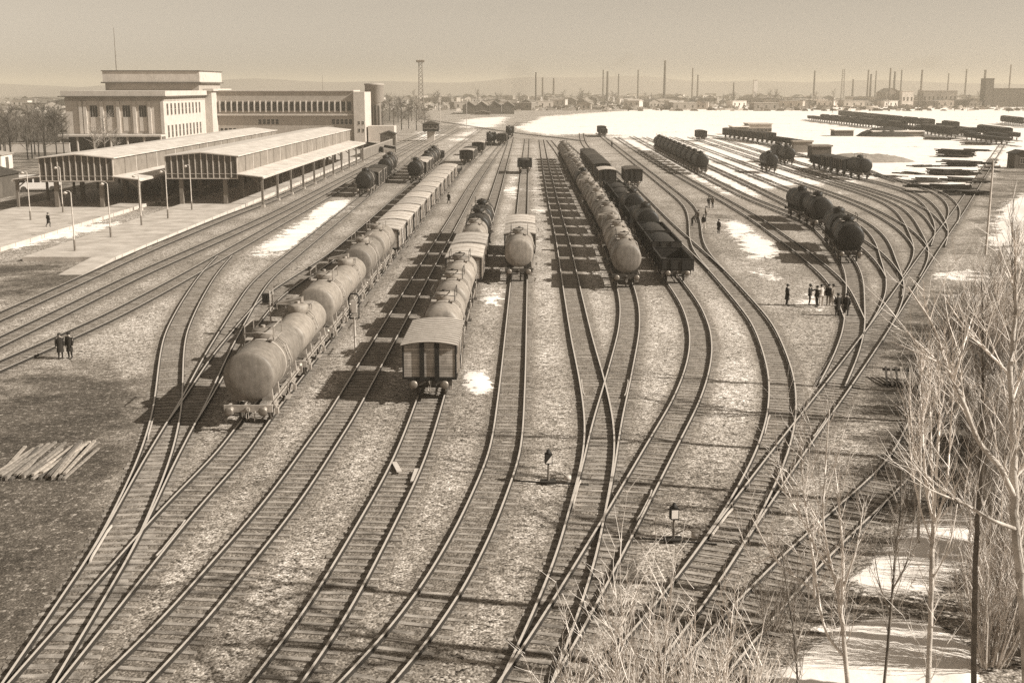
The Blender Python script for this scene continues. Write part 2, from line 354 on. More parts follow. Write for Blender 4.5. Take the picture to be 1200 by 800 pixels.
def build_ground():
    rows = np.concatenate([np.linspace(-150, 18, 12), 20*np.exp(np.linspace(0, math.log(9000/20), 560))])
    t = np.linspace(-1, 1, 520); sx = np.sign(t)*(0.55*np.abs(t)+0.45*np.abs(t)**4)
    X = sx[None, :]*(70+1.05*np.maximum(rows, 0))[:, None]; Y = np.repeat(rows[:, None], len(t), 1)
    def field(specs, it=4):
        v = np.zeros(X.shape)
        for p, wt in specs: v = np.maximum(v, inside(X, Y, poly_px(p))*wt)
        b = v.copy()
        for _ in range(it):
            b[1:-1, 1:-1] = (b[1:-1, 1:-1]*2 + b[:-2, 1:-1] + b[2:, 1:-1] + b[1:-1, :-2] + b[1:-1, 2:])/6
        return b
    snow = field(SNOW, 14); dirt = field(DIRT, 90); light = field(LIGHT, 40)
    bed = np.zeros(X.shape)
    for k, tr in TR.items():
        m = (Y >= tr.d[0]) & (Y <= tr.d[-1])
        xc = np.interp(Y, tr.d, tr.x); sl_ = np.interp(Y, tr.d, tr.td)
        dist = np.abs(X-xc)*sl_
        wd = 0.9 + 0.0006*np.maximum(Y, 0)
        bed = np.maximum(bed, np.where(m, np.exp(-np.maximum(dist-wd, 0)**2/(2*0.35**2)), 0))
    far = np.clip((Y-330)/150, 0, 1)
    snow = snow*(1 - bed*(0.5 - 0.34*far)); bed *= 1 - 0.55*np.clip((Y-150)/150, 0, 1)
    # relief: tiny bumps, the bank on the right below the trees
    rng = np.random.default_rng(3)
    Z = rng.normal(0, 0.014, X.shape)*np.clip(1-Y/140, 0.0, 1)*(Y > 18)
    bank = np.clip((X-(15+0.42*(Y-30)))/9, 0, 1)*np.clip((70-Y)/18, 0, 1)*np.clip((Y-15)/10, 0, 1)
    Z += bank*(0.9 + 0.5*np.sin(X*0.7+Y*0.45) + 0.3*np.sin(X*1.6-Y*0.9))
    bank2 = np.clip((X-(46+0.30*(Y-110)))/12, 0, 1)*np.clip((Y-75)/30, 0, 1)*np.clip((210-Y)/60, 0, 1)*(X < 140)
    Z += bank2*(0.8+0.4*np.sin(X*0.3+Y*0.17))*np.clip((X-np.interp(Y, TR['ladder'].d, TR['ladder'].x)-4)/6, 0, 1)
    Z += 0.13*np.clip((snow-0.35)/0.4, 0, 1)*np.clip((130-Y)/30, 0, 1)*(1-bed)*(0.9+rng.normal(0, .06, X.shape))
    ny, nx = X.shape
    vs = np.stack([X, Y, Z], -1).reshape(-1, 3)
    idx = np.arange(ny*nx).reshape(ny, nx)
    fs = np.stack([idx[:-1, :-1], idx[:-1, 1:], idx[1:, 1:], idx[1:, :-1]], -1).reshape(-1, 4)
    me = bpy.data.meshes.new('ground'); me.vertices.add(len(vs)); me.vertices.foreach_set('co', vs.ravel())
    me.loops.add(fs.size); me.loops.foreach_set('vertex_index', fs.ravel()); me.polygons.add(len(fs))
    me.polygons.foreach_set('loop_start', np.arange(0, fs.size, 4)); me.polygons.foreach_set('use_smooth', np.ones(len(fs), bool))
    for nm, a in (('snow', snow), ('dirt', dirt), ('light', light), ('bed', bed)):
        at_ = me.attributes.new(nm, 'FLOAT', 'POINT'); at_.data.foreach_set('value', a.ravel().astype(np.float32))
    me.update(); me.validate()
    m = bpy.data.materials.new('yard_gravel_and_snow'); m.use_nodes = True; n = m.node_tree.nodes; l = m.node_tree.links; b = n['Principled BSDF']
    b.inputs['Roughness'].default_value = 0.95; b.inputs['Specular IOR Level'].default_value = 0.15
    def A(nm): x = n.new('ShaderNodeAttribute'); x.attribute_name = nm; return x.outputs['Fac']
    def noise(sc, det=5, ro=0.6):
        x = n.new('ShaderNodeTexNoise'); x.inputs['Scale'].default_value = sc; x.inputs['Detail'].default_value = det; x.inputs['Roughness'].default_value = ro
        l.new(geo.outputs['Position'], x.inputs['Vector']); return x.outputs['Fac']
    def mr(s, a, c, d, e):
        x = n.new('ShaderNodeMapRange'); x.inputs['From Min'].default_value = a; x.inputs['From Max'].default_value = c
        x.inputs['To Min'].default_value = d; x.inputs['To Max'].default_value = e; l.new(s, x.inputs['Value']); return x.outputs[0]
    def mth(op, a, c):
        x = n.new('ShaderNodeMath'); x.operation = op
        for i, q in enumerate((a, c)):
            if isinstance(q, (int, float)): x.inputs[i].default_value = q
            else: l.new(q, x.inputs[i])
        return x.outputs[0]
    def mix(f, a, c):
        x = n.new('ShaderNodeMix'); x.data_type = 'FLOAT'
        for s_, q in (('Factor', f), ('A', a), ('B', c)):
            if isinstance(q, (int, float)): x.inputs[s_].default_value = q
            else: l.new(q, x.inputs[s_])
        return x.outputs['Result']
    geo = n.new('ShaderNodeNewGeometry')
    vor = n.new('ShaderNodeTexVoronoi'); vor.inputs['Scale'].default_value = 9.0; l.new(geo.outputs['Position'], vor.inputs['Vector'])
    sepc = n.new('ShaderNodeSeparateColor'); l.new(vor.outputs['Color'], sepc.inputs[0])
    vo2 = n.new('ShaderNodeTexVoronoi'); vo2.inputs['Scale'].default_value = 4.0; l.new(geo.outputs['Position'], vo2.inputs['Vector'])
    se2 = n.new('ShaderNodeSeparateColor'); l.new(vo2.outputs['Color'], se2.inputs[0])
    vo3 = n.new('ShaderNodeTexVoronoi'); vo3.inputs['Scale'].default_value = 19.0; l.new(geo.outputs['Position'], vo3.inputs['Vector'])
    se3 = n.new('ShaderNodeSeparateColor'); l.new(vo3.outputs['Color'], se3.inputs[0])
    stone = mth('MULTIPLY', mr(mth('POWER', sepc.outputs[0], 0.55), 0.0, 1.0, 0.02, 0.72), mr(mth('POWER', se2.outputs[0], 0.5), 0, 1, 0.55, 1.25))
    stone = mth('MULTIPLY', stone, mr(mth('POWER', se3.outputs[0], 0.8), 0, 1, 0.25, 1.25))
    patch = mr(noise(0.22, 6, 0.65), 0.35, 0.66, 0.0, 1.0)
    fine = mr(noise(3.0, 8, 0.75), 0.3, 0.7, 0.86, 1.12)
    grav = mth('MULTIPLY', mth('MULTIPLY', stone, mix(patch, 0.72, 1.12)), fine)
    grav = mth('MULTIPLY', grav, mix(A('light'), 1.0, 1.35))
    dirtn = mth('ADD', mr(noise(0.5, 8, 0.75), 0.4, 0.72, 0.07, 0.16), mr(noise(3.2, 8, 0.8), 0.53, 0.66, 0.0, 0.42))
    dirtf = mth('MULTIPLY', dirtn, mr(se3.outputs[0], 0, 1, 0.55, 1.45))
    df = mth('ADD', A('dirt'), mth('MULTIPLY', mth('SUBTRACT', noise(0.16, 8, 0.75), 0.5), 2.6))
    df = mth('MULTIPLY', mr(df, 0.30, 0.75, 0.0, 1.0), mr(A('dirt'), 0.02, 0.2, 0.0, 1.0))
    grav = mix(df, grav, dirtf)
    stain = mr(noise(0.11, 8, 0.72), 0.44, 0.66, 1.0, 0.45); grav = mth('MULTIPLY', grav, stain)
    cind = mr(noise(0.6, 9, 0.75), 0.5, 0.72, 1.0, 0.72); grav = mth('MULTIPLY', grav, cind)
    bedv = mth('MULTIPLY', mr(noise(1.6, 6, 0.7), 0.3, 0.7, 0.075, 0.24), mr(se3.outputs[1], 0, 1, 0.25, 1.7))
    grav = mix(mth('MULTIPLY', A('bed'), 0.85), grav, bedv)
    edge = mth('ADD', A('snow'), mth('MULTIPLY', mth('SUBTRACT', noise(0.045, 8, 0.7), 0.5), 2.2))
    edge = mth('ADD', edge, mth('MULTIPLY', mth('SUBTRACT', noise(0.5, 8, 0.72), 0.5), 2.0))
    edge = mth('ADD', edge, mth('MULTIPLY', mth('SUBTRACT', noise(2.5, 7, 0.75), 0.5), 1.2))
    sn = mth('MULTIPLY', mr(edge, 0.44, 0.54, 0.0, 1.0), mr(A('snow'), 0.03, 0.12, 0.0, 1.0))
    val = mix(sn, grav, mth('MULTIPLY', mr(noise(0.35, 5), 0.3, 0.7, 0.70, 0.88), mr(noise(4.0, 8, 0.8), 0.56, 0.74, 1.0, 0.6)))
    sq = mth('POWER', mth('MAXIMUM', val, 0.0), 0.5)
    cc = n.new('ShaderNodeCombineColor'); l.new(val, cc.inputs[0])
    l.new(mth('MULTIPLY', val, mth('ADD', mth('MULTIPLY', sq, 0.13), 0.793)), cc.inputs[1])
    l.new(mth('MULTIPLY', val, mth('ADD', mth('MULTIPLY', sq, 0.27), 0.59)), cc.inputs[2])
    l.new(cc.outputs[0], b.inputs['Base Color'])
    hgt = mth('MULTIPLY', vor.outputs['Distance'], -0.9)
    hgt = mix(sn, hgt, mth('MULTIPLY', noise(2.4, 6), 0.7))
    bp = n.new('ShaderNodeBump'); bp.inputs['Strength'].default_value = 0.6; bp.inputs['Distance'].default_value = 0.06
    l.new(hgt, bp.inputs['Height']); l.new(bp.outputs[0], b.inputs['Normal'])
    me.materials.append(m)
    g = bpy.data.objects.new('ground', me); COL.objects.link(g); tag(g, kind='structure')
build_ground()
# hills on the skyline
def hills():
    b = MB(); vs = []; fs = []
    n = 160
    for i in range(n):
        a = -1.0 + 2.0*i/(n-1); d = 2700
        hh = 16 + 16*(0.5+0.5*math.sin(a*5+0.6)) + 5*math.sin(a*23) + 2.5*math.sin(a*61+1)
        hh *= 1.0 if a < 0.1 else max(0.45, 1-1.2*(a-0.1))
        vs += [(a*d, d-500, -2), (a*d, d+200*math.sin(a*7), hh+6), (a*d, d+1600, -2)]
    for i in range(n-1):
        for k in range(2): fs.append((i*3+k, i*3+3+k, i*3+4+k, i*3+1+k))
    b.add(vs, fs, M['earth'], True); tag(b.build('hills'), kind='structure')
hills()
# ------------------------------------------------------------------ tracks: two rails, sleepers
RAILH = 0.21
def build_track(name, tr, zoff, label):
    t = thing('railway_track', label, None, kind='structure'); ROOTS[name] = t
    L = tr.s[-1]; step = np.concatenate([np.arange(0, min(L, 260), 0.8), np.arange(min(L, 260), L, 3.0), [L]]) if L > 0 else [0]
    P = [tr.at_s(q) for q in step]
    for sgn in (-1, 1):
        vs = []; fs = []; top = []
        prof = [(-0.065, 0.07), (-0.012, 0.10), (-0.012, 0.175), (-0.042, 0.185), (-0.042, RAILH), (0.042, RAILH), (0.042, 0.185), (0.012, 0.175), (0.012, 0.10), (0.065, 0.07)]
        k = len(prof)
        for x, d, a in P:
            ca, sa = math.cos(a), math.sin(a)
            for u, z in prof:
                o = sgn*0.7525 + u
                vs.append((x + o*ca, d + o*sa, z + zoff))
        for i in range(len(P)-1):
            for j in range(k-1):
                f = (i*k+j, i*k+j+1, (i+1)*k+j+1, (i+1)*k+j)
                (top if j == 4 else fs).append(f)
        b = MB(); b.add(vs, fs, M['railside']); kk = b._m(M['railtop'])
        for f in top: b.f.append(list(f)); b.mi.append(kk); b.sm.append(False)
        b.build('rail', t)
    rng = random.Random(hash(name) % 1000 if False else len(name)*7+len(tr.d))
    b = MB(); q = 0.3
    while q < L:
        x, d, a = tr.at_s(q)
        if d > 300: break
        wd = 0.105 + rng.uniform(-0.015, 0.015); ln = 1.2 + rng.uniform(-0.12, 0.1)
        m4 = Matrix.Translation((x, d, zoff)) @ Matrix.Rotation(a + rng.uniform(-0.025, 0.025), 4, 'Z')
        zt = float(np.interp(d, [38, 52, 75], [0.024, 0.016, 0.006])) + rng.uniform(-0.024, 0.012)
        b.box(-ln, ln, -wd, wd, -0.06, zt, M['sleeper'], m4)
        q += 0.64 + rng.uniform(-0.03, 0.03)
    if b.v:
        s_ = b.build('sleepers', t); tag(s_, kind='stuff')
def check_rail(tname, d, side, L=3.8):
    tr = TR[tname]; s0 = tr.s_at_d(d); b = MB(); pts = []
    for k in range(7):
        x, dd, a = tr.at_s(s0+L*k/6); off = side*(0.7525-0.105-(0.05 if k in (0, 6) else 0)); pts.append(Vector((x+off*math.cos(a), dd+off*math.sin(a), RAILH-0.045)))
    for k in range(6): b.bar(pts[k], pts[k+1], .05, .10, M['railtop'])
    b.build('check_rail', ROOTS[tname])
ROOTS = {}
TLAB = {'platform':'railway track running along the edge of the station platform','second':'railway track next to the platform track','third':'third railway track out from the station platform'}
for i, (k, tr) in enumerate(TR.items()):
    build_track(k, tr, 0.0035*(i % 9), TLAB.get(k))

for tn_, d_, s_ in (('open_centre', 47.5, -1), ('dark_train', 46.5, 1), ('open_centre', 66.5, -1), ('tank_train', 66.5, 1), ('ladder', 58.5, 1), ('right_main', 58.5, -1), ('left_train', 42.5, 1), ('left_siding', 42.0, -1), ('link', 58, -1), ('ladder', 44, -1), ('yard_four', 100, 1), ('yard_two', 96, -1)):
    check_rail(tn_, d_, s_)
# ------------------------------------------------------------------ rolling stock (y along the track, z = 0 on the rail head)
def running_gear(t, L, fm, hw=1.25, extra=None, zb=1.22):
    """underframe, two wheelsets, four buffers, couplings for a two-axle wagon of length L over the headstocks"""
    b = MB(); h = L/2
    for s in (-1, 1):
        b.box(s*1.0-0.06, s*1.0+0.06, -h+0.1, h-0.1, zb-0.27, zb-0.002, fm)               # solebar
        b.box(s*1.0-0.14, s*1.0-0.08, -h+0.1, h-0.1, zb-0.27, zb-0.22, fm)
        b.box(-hw, hw, s*(h-0.05)-0.06, s*(h-0.05)+0.06, zb-0.36, zb+0.015, fm)            # headstock
        b.box(-1.0, 1.0, s*h*0.33-0.05, s*h*0.33+0.05, zb-0.24, zb-0.02, fm)
        for ax in (-1, 1):
            y = ax*(L*0.29)
            b.prism([(s*1.01-0.02, 0.35), (s*1.01+0.02, 0.35), (s*1.01+0.02, zb-0.2), (s*1.01-0.02, zb-0.2)], y-0.33, y-0.2, fm)
            b.prism([(s*1.01-0.02, 0.35), (s*1.01+0.02, 0.35), (s*1.01+0.02, zb-0.2), (s*1.01-0.02, zb-0.2)], y+0.2, y+0.33, fm)
            b.box(s*1.06-0.13, s*1.06+0.13, y-0.16, y+0.16, 0.3, 0.62, M['framel'])       # axle box
            for q in range(4): b.box(s*1.06-0.05, s*1.06+0.05, y-0.55+q*0.1, y+0.55-q*0.1, 0.82-q*0.05, 0.86-q*0.05, M['framel'])
            b.bar((s*1.02, y, zb-0.3), (s*1.02, y+ax*-1.0, 0.42), 0.05, 0.05, fm)
    b.bar((-0.98, -L*0.29, 0.36), (-0.98, L*0.29, 0.36), 0.05, 0.05, M['framel']); b.bar((0.98, -L*0.29, 0.36), (0.98, L*0.29, 0.36), 0.05, 0.05, M['framel'])
    if extra: extra(b)
    b.build('underframe', t)
    for ax in (-1, 1):
        w = MB(); y = ax*L*0.29
        for s in (-1, 1):
            w.lathe([(0.14, -0.07), (0.40, -0.05), (0.47, -0.06), (0.47, 0.06), (0.44, 0.07), (0.40, 0.04), (0.14, 0.06)], M['wheel'],
                    Matrix.Translation((s*0.78, y, 0.46)) @ Matrix.Rotation(math.pi/2, 4, 'Y'), 20)
        w.cyl((-1.06, y, 0.46), (1.06, y, 0.46), 0.07, M['wheel'], n=10); w.build('wheelset', t)
    for e in (-1, 1):
        for s in (-1, 1):
            u = MB(); y = e*h
            u.cyl((s*0.87, y-e*0.02, zb-0.18), (s*0.87, y+e*0.36, zb-0.18), 0.13, fm, 0.10, 12)
            u.cyl((s*0.87, y+e*0.36, zb-0.18), (s*0.87, y+e*0.55, zb-0.18), 0.06, M['buffer'], n=10)
            u.lathe([(0.10, 0), (0.235, 0.02), (0.235, 0.045), (0.12, 0.075)], M['buffer'], Matrix.Translation((s*0.87, y+e*0.53, zb-0.18)) @ Matrix.Rotation(-e*math.pi/2, 4, 'X'), 18)
            u.build('buffer', t)
        c = MB(); y = e*h
        c.box(-0.09, 0.09, min(y, y+e*0.2), max(y, y+e*0.2), zb-0.27, zb-0.09, fm)
        c.tube([(0, y+e*0.18, zb-0.2), (0, y+e*0.42, zb-0.18), (0, y+e*0.46, zb-0.08), (0, y+e*0.36, zb-0.02)], 0.035, M['buffer'], 6)
        c.tube([(0.04, y+e*0.1, zb-0.28), (0.06, y+e*0.3, zb-0.55), (0.0, y+e*0.36, zb-0.72), (-0.06, y+e*0.3, zb-0.55), (-0.04, y+e*0.1, zb-0.28)], 0.025, M['buffer'], 5)
        c.tube([(0.35, y, zb-0.3), (0.36, y+e*0.16, zb-0.45), (0.33, y+e*0.12, zb-0.8)], 0.03, fm, 6)
        c.build('coupling', t)
def tank_wagon(name, L, r, zc, mt, fm, walk=0, label='', ladder=True, band=None):
    """L over headstocks; walk: 0 dome with rails, 1 raised plank platform, 2 plain dome"""
    t = thing(name, label, 'tank wagon')
    hl = L/2 - 0.55
    def extra(c):
        for y in (-hl*0.86, -hl*0.45, hl*0.45, hl*0.86):
            for sg in (-1, 1):
                c.prism([(sg*0.55, 1.2), (sg*1.12, 1.2), (sg*1.05, zc-r*0.55), (sg*0.5, zc-r*0.86)], y-0.09, y+0.09, fm)
        for s in (-1, 1):
            for k in range(5):
                y = -L*0.4+k*L*0.2; c.bar((s*1.06, y, 1.18), (s*1.24, y, 0.95), 0.06, 0.06, M['framel'])
            c.box(s*1.2-0.03, s*1.2+0.03, -L*0.42, L*0.42, 1.17, 1.23, M['framel'])
            c.box(s*1.22-0.13, s*1.22+0.13, -0.5, 0.5, 0.52, 0.56, fm); c.bar((s*1.2, -0.45, 0.55), (s*1.06, -0.45, 1.0), 0.04, 0.04, fm); c.bar((s*1.2, 0.45, 0.55), (s*1.06, 0.45, 1.0), 0.04, 0.04, fm)
        c.cyl((-0.5, 1.2, 0.8), (0.5, 1.2, 0.8), 0.18, fm, n=10)
    running_gear(t, L, fm, extra=extra)
    b = MB(); A = Matrix.Rotation(-math.pi/2, 4, 'X')
    prof = []
    for i in range(6): a = i/5*math.pi/2; prof.append((r*(0.02+0.98*math.sin(a))**0.6, -hl + 0.32*(1-math.sin(a)) - 0.32 + 0.0))
    prof = [(r*math.sin(a)**0.8 if a > 0 else 0.01, -hl - 0.26*math.cos(a)) for a in [0, .35, .7, 1.0, 1.25, 1.45, math.pi/2]]
    prof += [(r, -hl*0.5), (r, 0), (r, hl*0.5)]
    prof += [(p, -h_) for p, h_ in prof[6::-1]]
    b.lathe(prof, mt, Matrix.Translation((0, 0, zc)) @ A, 36)
    for y in (-hl+0.05, -hl*0.36, hl*0.36, hl-0.05):                     # riveted seams
        b.lathe([(r, -0.07), (r+0.014, -0.065), (r+0.014, 0.065), (r, 0.07)], mt, Matrix.Translation((0, y, zc)) @ A, 36)
    tk = b.build('tank', t)
    for y in ((-hl*0.2,) if band else (-hl*0.72, hl*0.72)):
        s = MB(); s.lathe([(r+0.004, -0.05), (r+0.03, -0.05), (r+0.03, 0.05), (r+0.004, 0.05)], band or fm, Matrix.Translation((0, y, zc)) @ A, 36)
        s.build('strap', tk)
    d = MB(); top = zc+r
    d.lathe([(0.62, -0.3), (0.62, 0.36), (0.56, 0.44), (0.2, 0.5), (0.05, 0.51)], mt, Matrix.Translation((0, 0.0, top)), 20)
    d.cyl((0, 0, top+0.48), (0, 0, top+0.64), 0.12, fm, n=10); d.bar((-0.4, 0, top+0.54), (0.4, 0, top+0.54), 0.07, 0.05, fm)
    d.cyl((0.1, 0.75, top-0.05), (0.1, 0.75, top+0.28), 0.08, fm, n=8)
    d.build('dome', tk)
    if walk in (0, 1):
        wk = MB(); pz = top + (0.02 if walk == 0 else 0.30)
        if walk == 0:
            for sx in (-0.62, 0.62):
                wk.box(sx-0.17, sx+0.17, -1.15, 1.15, pz-0.02, pz+0.025, M['framel'])
                for y in (-1.1, 1.1): wk.bar((sx*1.25, y, pz), (sx*1.25, y, pz+0.75), 0.045, 0.045, fm)
                wk.bar((sx*1.25, -1.1, pz+0.73), (sx*1.25, 1.1, pz+0.73), 0.045, 0.045, fm)
            wk.tube([(-0.78, -1.1, pz+0.05), (-0.78, -1.45, pz+0.42), (0.0, -1.5, pz+0.5), (0.78, -1.45, pz+0.42), (0.78, -1.1, pz+0.05)], 0.03, fm, 5)
        else:
            wk.box(-1.5, 0.75, 0.55, 1.45, pz, pz+0.06, M['framel']); wk.box(-1.5, -1.42, 0.55, 1.45, pz-0.3, pz, mt)
            for y in (0.6, 1.4):
                for x in (-0.9, 0.6): wk.bar((x, y, top-0.35), (x, y, pz), 0.05, 0.05, fm)
            wk.prism([(-1.5, pz+0.06), (0.1, pz+0.06), (0.1, pz+0.42)], 0.6, 1.4, mt)
        wk.build('walkway', t)
    if ladder:
        ld = MB()
        for sx in (1, -1):
            for y in (-0.25, 0.25):
                pts = [(sx*1.22, y, 1.0), (sx*(r+0.14), y, zc), (sx*(r*0.8+0.1), y, zc+r*0.68), (sx*0.62, y, top-0.02)]
                ld.tube(pts, 0.028, M['framel'], 5)
            for k in range(7):
                q = k/6; z = 1.1+q*(zc+r*0.6-1.1); x = 1.22+q*0.1 if q < .6 else r+0.14-(q-.6)*0.7
                ld.tube([(sx*x, -0.25, z), (sx*x, 0.25, z)], 0.02, M['framel'], 4)
        ld.build('ladder', t)
    return reg(t)
def arc_roof(hw, z0, rise, over, n=10, thick=0.06):
    up = [(-(hw+over)+2*(hw+over)*i/n, 0) for i in range(n+1)]
    up = [(x, z0 + rise*(1-(x/(hw+over))**2)) for x, _ in up]
    return up + [(x, z-thick) for x, z in up[::-1]]
def box_wagon(name, L, bm, rm, fm, sm, ribs=False, label='', hw=1.48, h1=3.16, endbars=2):
    t = thing(name, label, 'box wagon')
    running_gear(t, L, fm)
    h = L/2; z0 = 1.22
    rise = 0.2
    b = MB()
    n = 10; arch = [(-hw+2*hw*i/n, h1 + rise*0.86*(1-((-hw+2*hw*i/n)/hw)**2)) for i in range(n+1)]
    b.prism([(-hw, z0), (hw, z0)] + arch[::-1], -h, h, bm)
    rf = MB(); rf.prism(arc_roof(hw, h1+0.03, rise, 0.1), -h-0.1, h+0.1, rm)
    bt = rf
    if ribs:
        k = int(L/0.55)
        pr = arc_roof(hw, h1+0.10, rise, 0.11, 10, 0.065)
        for i in range(k+1):
            y = -h-0.08+(L+0.10)*i/k; bt.prism(pr, y-0.12, y+0.13, M['batten'])
    else:
        pr = arc_roof(hw, h1+0.075, rise, 0.105, 10, 0.04)
        for y in (-h-0.06, -h/3, h/3, h+0.06): bt.prism(pr, y-0.04, y+0.04, rm)
    rf.build('roof', t)
    st = b
    for e in (-1, 1):
        y = e*h
        for k in range(endbars):
            x = -0.42+0.84*k if endbars == 2 else -0.8+0.8*k
            st.box(x-0.13, x+0.13, min(y, y+e*0.1), max(y, y+e*0.1), z0-0.1, h1+0.2, sm)
        for x in (-hw, hw): st.box(x-0.05, x+0.05, min(y-e*0.1, y+e*0.03), max(y-e*0.1, y+e*0.03), z0, h1+0.05, sm)
        st.box(-hw, hw, min(y, y+e*0.04), max(y, y+e*0.04), z0-0.02, z0+0.12, sm)
    for s in (-1, 1):
        x = s*hw
        for y in (-h*0.66, -h*0.33, h*0.33, h*0.66):
            st.box(min(x, x+s*0.08), max(x, x+s*0.08), y-0.06, y+0.06, z0-0.05, h1-0.02, M['stanl'])
        st.box(min(x, x+s*0.05), max(x, x+s*0.05), -h, h, z0-0.02, z0+0.1, sm)
        st.box(min(x, x+s*0.12), max(x, x+s*0.12), -h*0.95, h*0.36, h1-0.13, h1-0.06, M['stanl'])
    st.build('body', t)
    for s in (-1, 1):
        d = MB(); x = s*(hw+0.045)
        d.box(min(x, x+s*0.05), max(x, x+s*0.05), -h*0.29, h*0.29, z0+0.04, h1-0.14, bm)
        for y in (-h*0.27, h*0.27): d.box(min(x, x+s*0.075), max(x, x+s*0.075), y-0.05, y+0.05, z0+0.04, h1-0.14, sm)
        d.bar((x+s*0.06, -h*0.25, z0+0.2), (x+s*0.06, h*0.25, h1-0.35), 0.05, 0.06, sm)
        dd = d.build('sliding_door', t)
        hd = MB(); hd.box(min(x, x+s*0.12), max(x, x+s*0.12), h*0.2, h*0.24, z0+0.7, z0+0.95, M['framel']); hd.build('handle', dd)
        for y in (-h*0.82, h*0.82):
            v = MB(); v.box(min(s*hw, s*hw+s*0.03), max(s*hw, s*hw+s*0.03), y-0.3, y+0.3, h1-0.62, h1-0.28, sm); v.build('vent_shutter', t)
    return reg(t)
def gondola(name, L, bm, fm, label='', load=True, h1=2.6):
    t = thing(name, label, 'open wagon'); running_gear(t, L, fm); h = L/2; hw = 1.38
    b = MB(); z0 = 1.22
    b.box(-hw, hw, -h, h, z0, z0+0.08, bm)
    for s in (-1, 1):
        b.box(s*hw-0.04, s*hw+0.04, -h, h, z0+0.08, h1, bm); b.box(-hw+0.042, hw-0.042, s*h-0.04, s*h+0.04, z0+0.08, h1, bm)
    st = b
    for s in (-1, 1):
        for k in range(6):
            y = -h+0.12+(L-0.24)*k/5; x = s*(hw+0.04); st.box(min(x, x+s*0.09), max(x, x+s*0.09), y-0.06, y+0.06, z0-0.1, h1+0.02, M['stan'])
        st.box(s*hw-0.07, s*hw+0.07, -h-0.05, h+0.05, h1+0.002, h1+0.07, M['stan'])
        for k in (-0.5, 0.5): y = s*(h+0.04); st.box(k-0.07, k+0.07, min(y, y+s*0.08), max(y, y+s*0.08), z0-0.1, h1, M['stan'])
        st.box(-hw+0.08, hw-0.08, s*h-0.06, s*h+0.06, h1+0.003, h1+0.068, M['stan'])
    b.build('body', t)
    if load:
        ld = MB(); vs = []; fs = []; nx, ny = 9, 22; rg = random.Random(L)
        for j in range(ny):
            for i in range(nx):
                u = i/(nx-1)*2-1; v = j/(ny-1)*2-1
                vs.append((u*(hw-0.05), v*(h-0.05), h1-0.35+0.55*(1-u*u)*(1-v**6)+rg.uniform(-.06, .06)))
        for j in range(ny-1):
            for i in range(nx-1): fs.append((j*nx+i, j*nx+i+1, (j+1)*nx+i+1, (j+1)*nx+i))
        ld.add(vs, fs, M['timber'], True); ld.build('coal_load', t)
    return reg(t)
def flat_wagon(name, L, label=''):
    t = thing(name, label, 'flat wagon'); running_gear(t, L, M['frame']); h = L/2
    b = MB(); b.box(-1.35, 1.35, -h, h, 1.22, 1.32, M['boxd']); s = b
    for sx in (-1, 1):
        for k in range(5): y = -h+0.3+(L-.6)*k/4; s.box(sx*1.37-.04, sx*1.37+.04, y-.05, y+.05, 1.1, 1.75, M['stan'])
    b.build('deck', t)
    return reg(t)
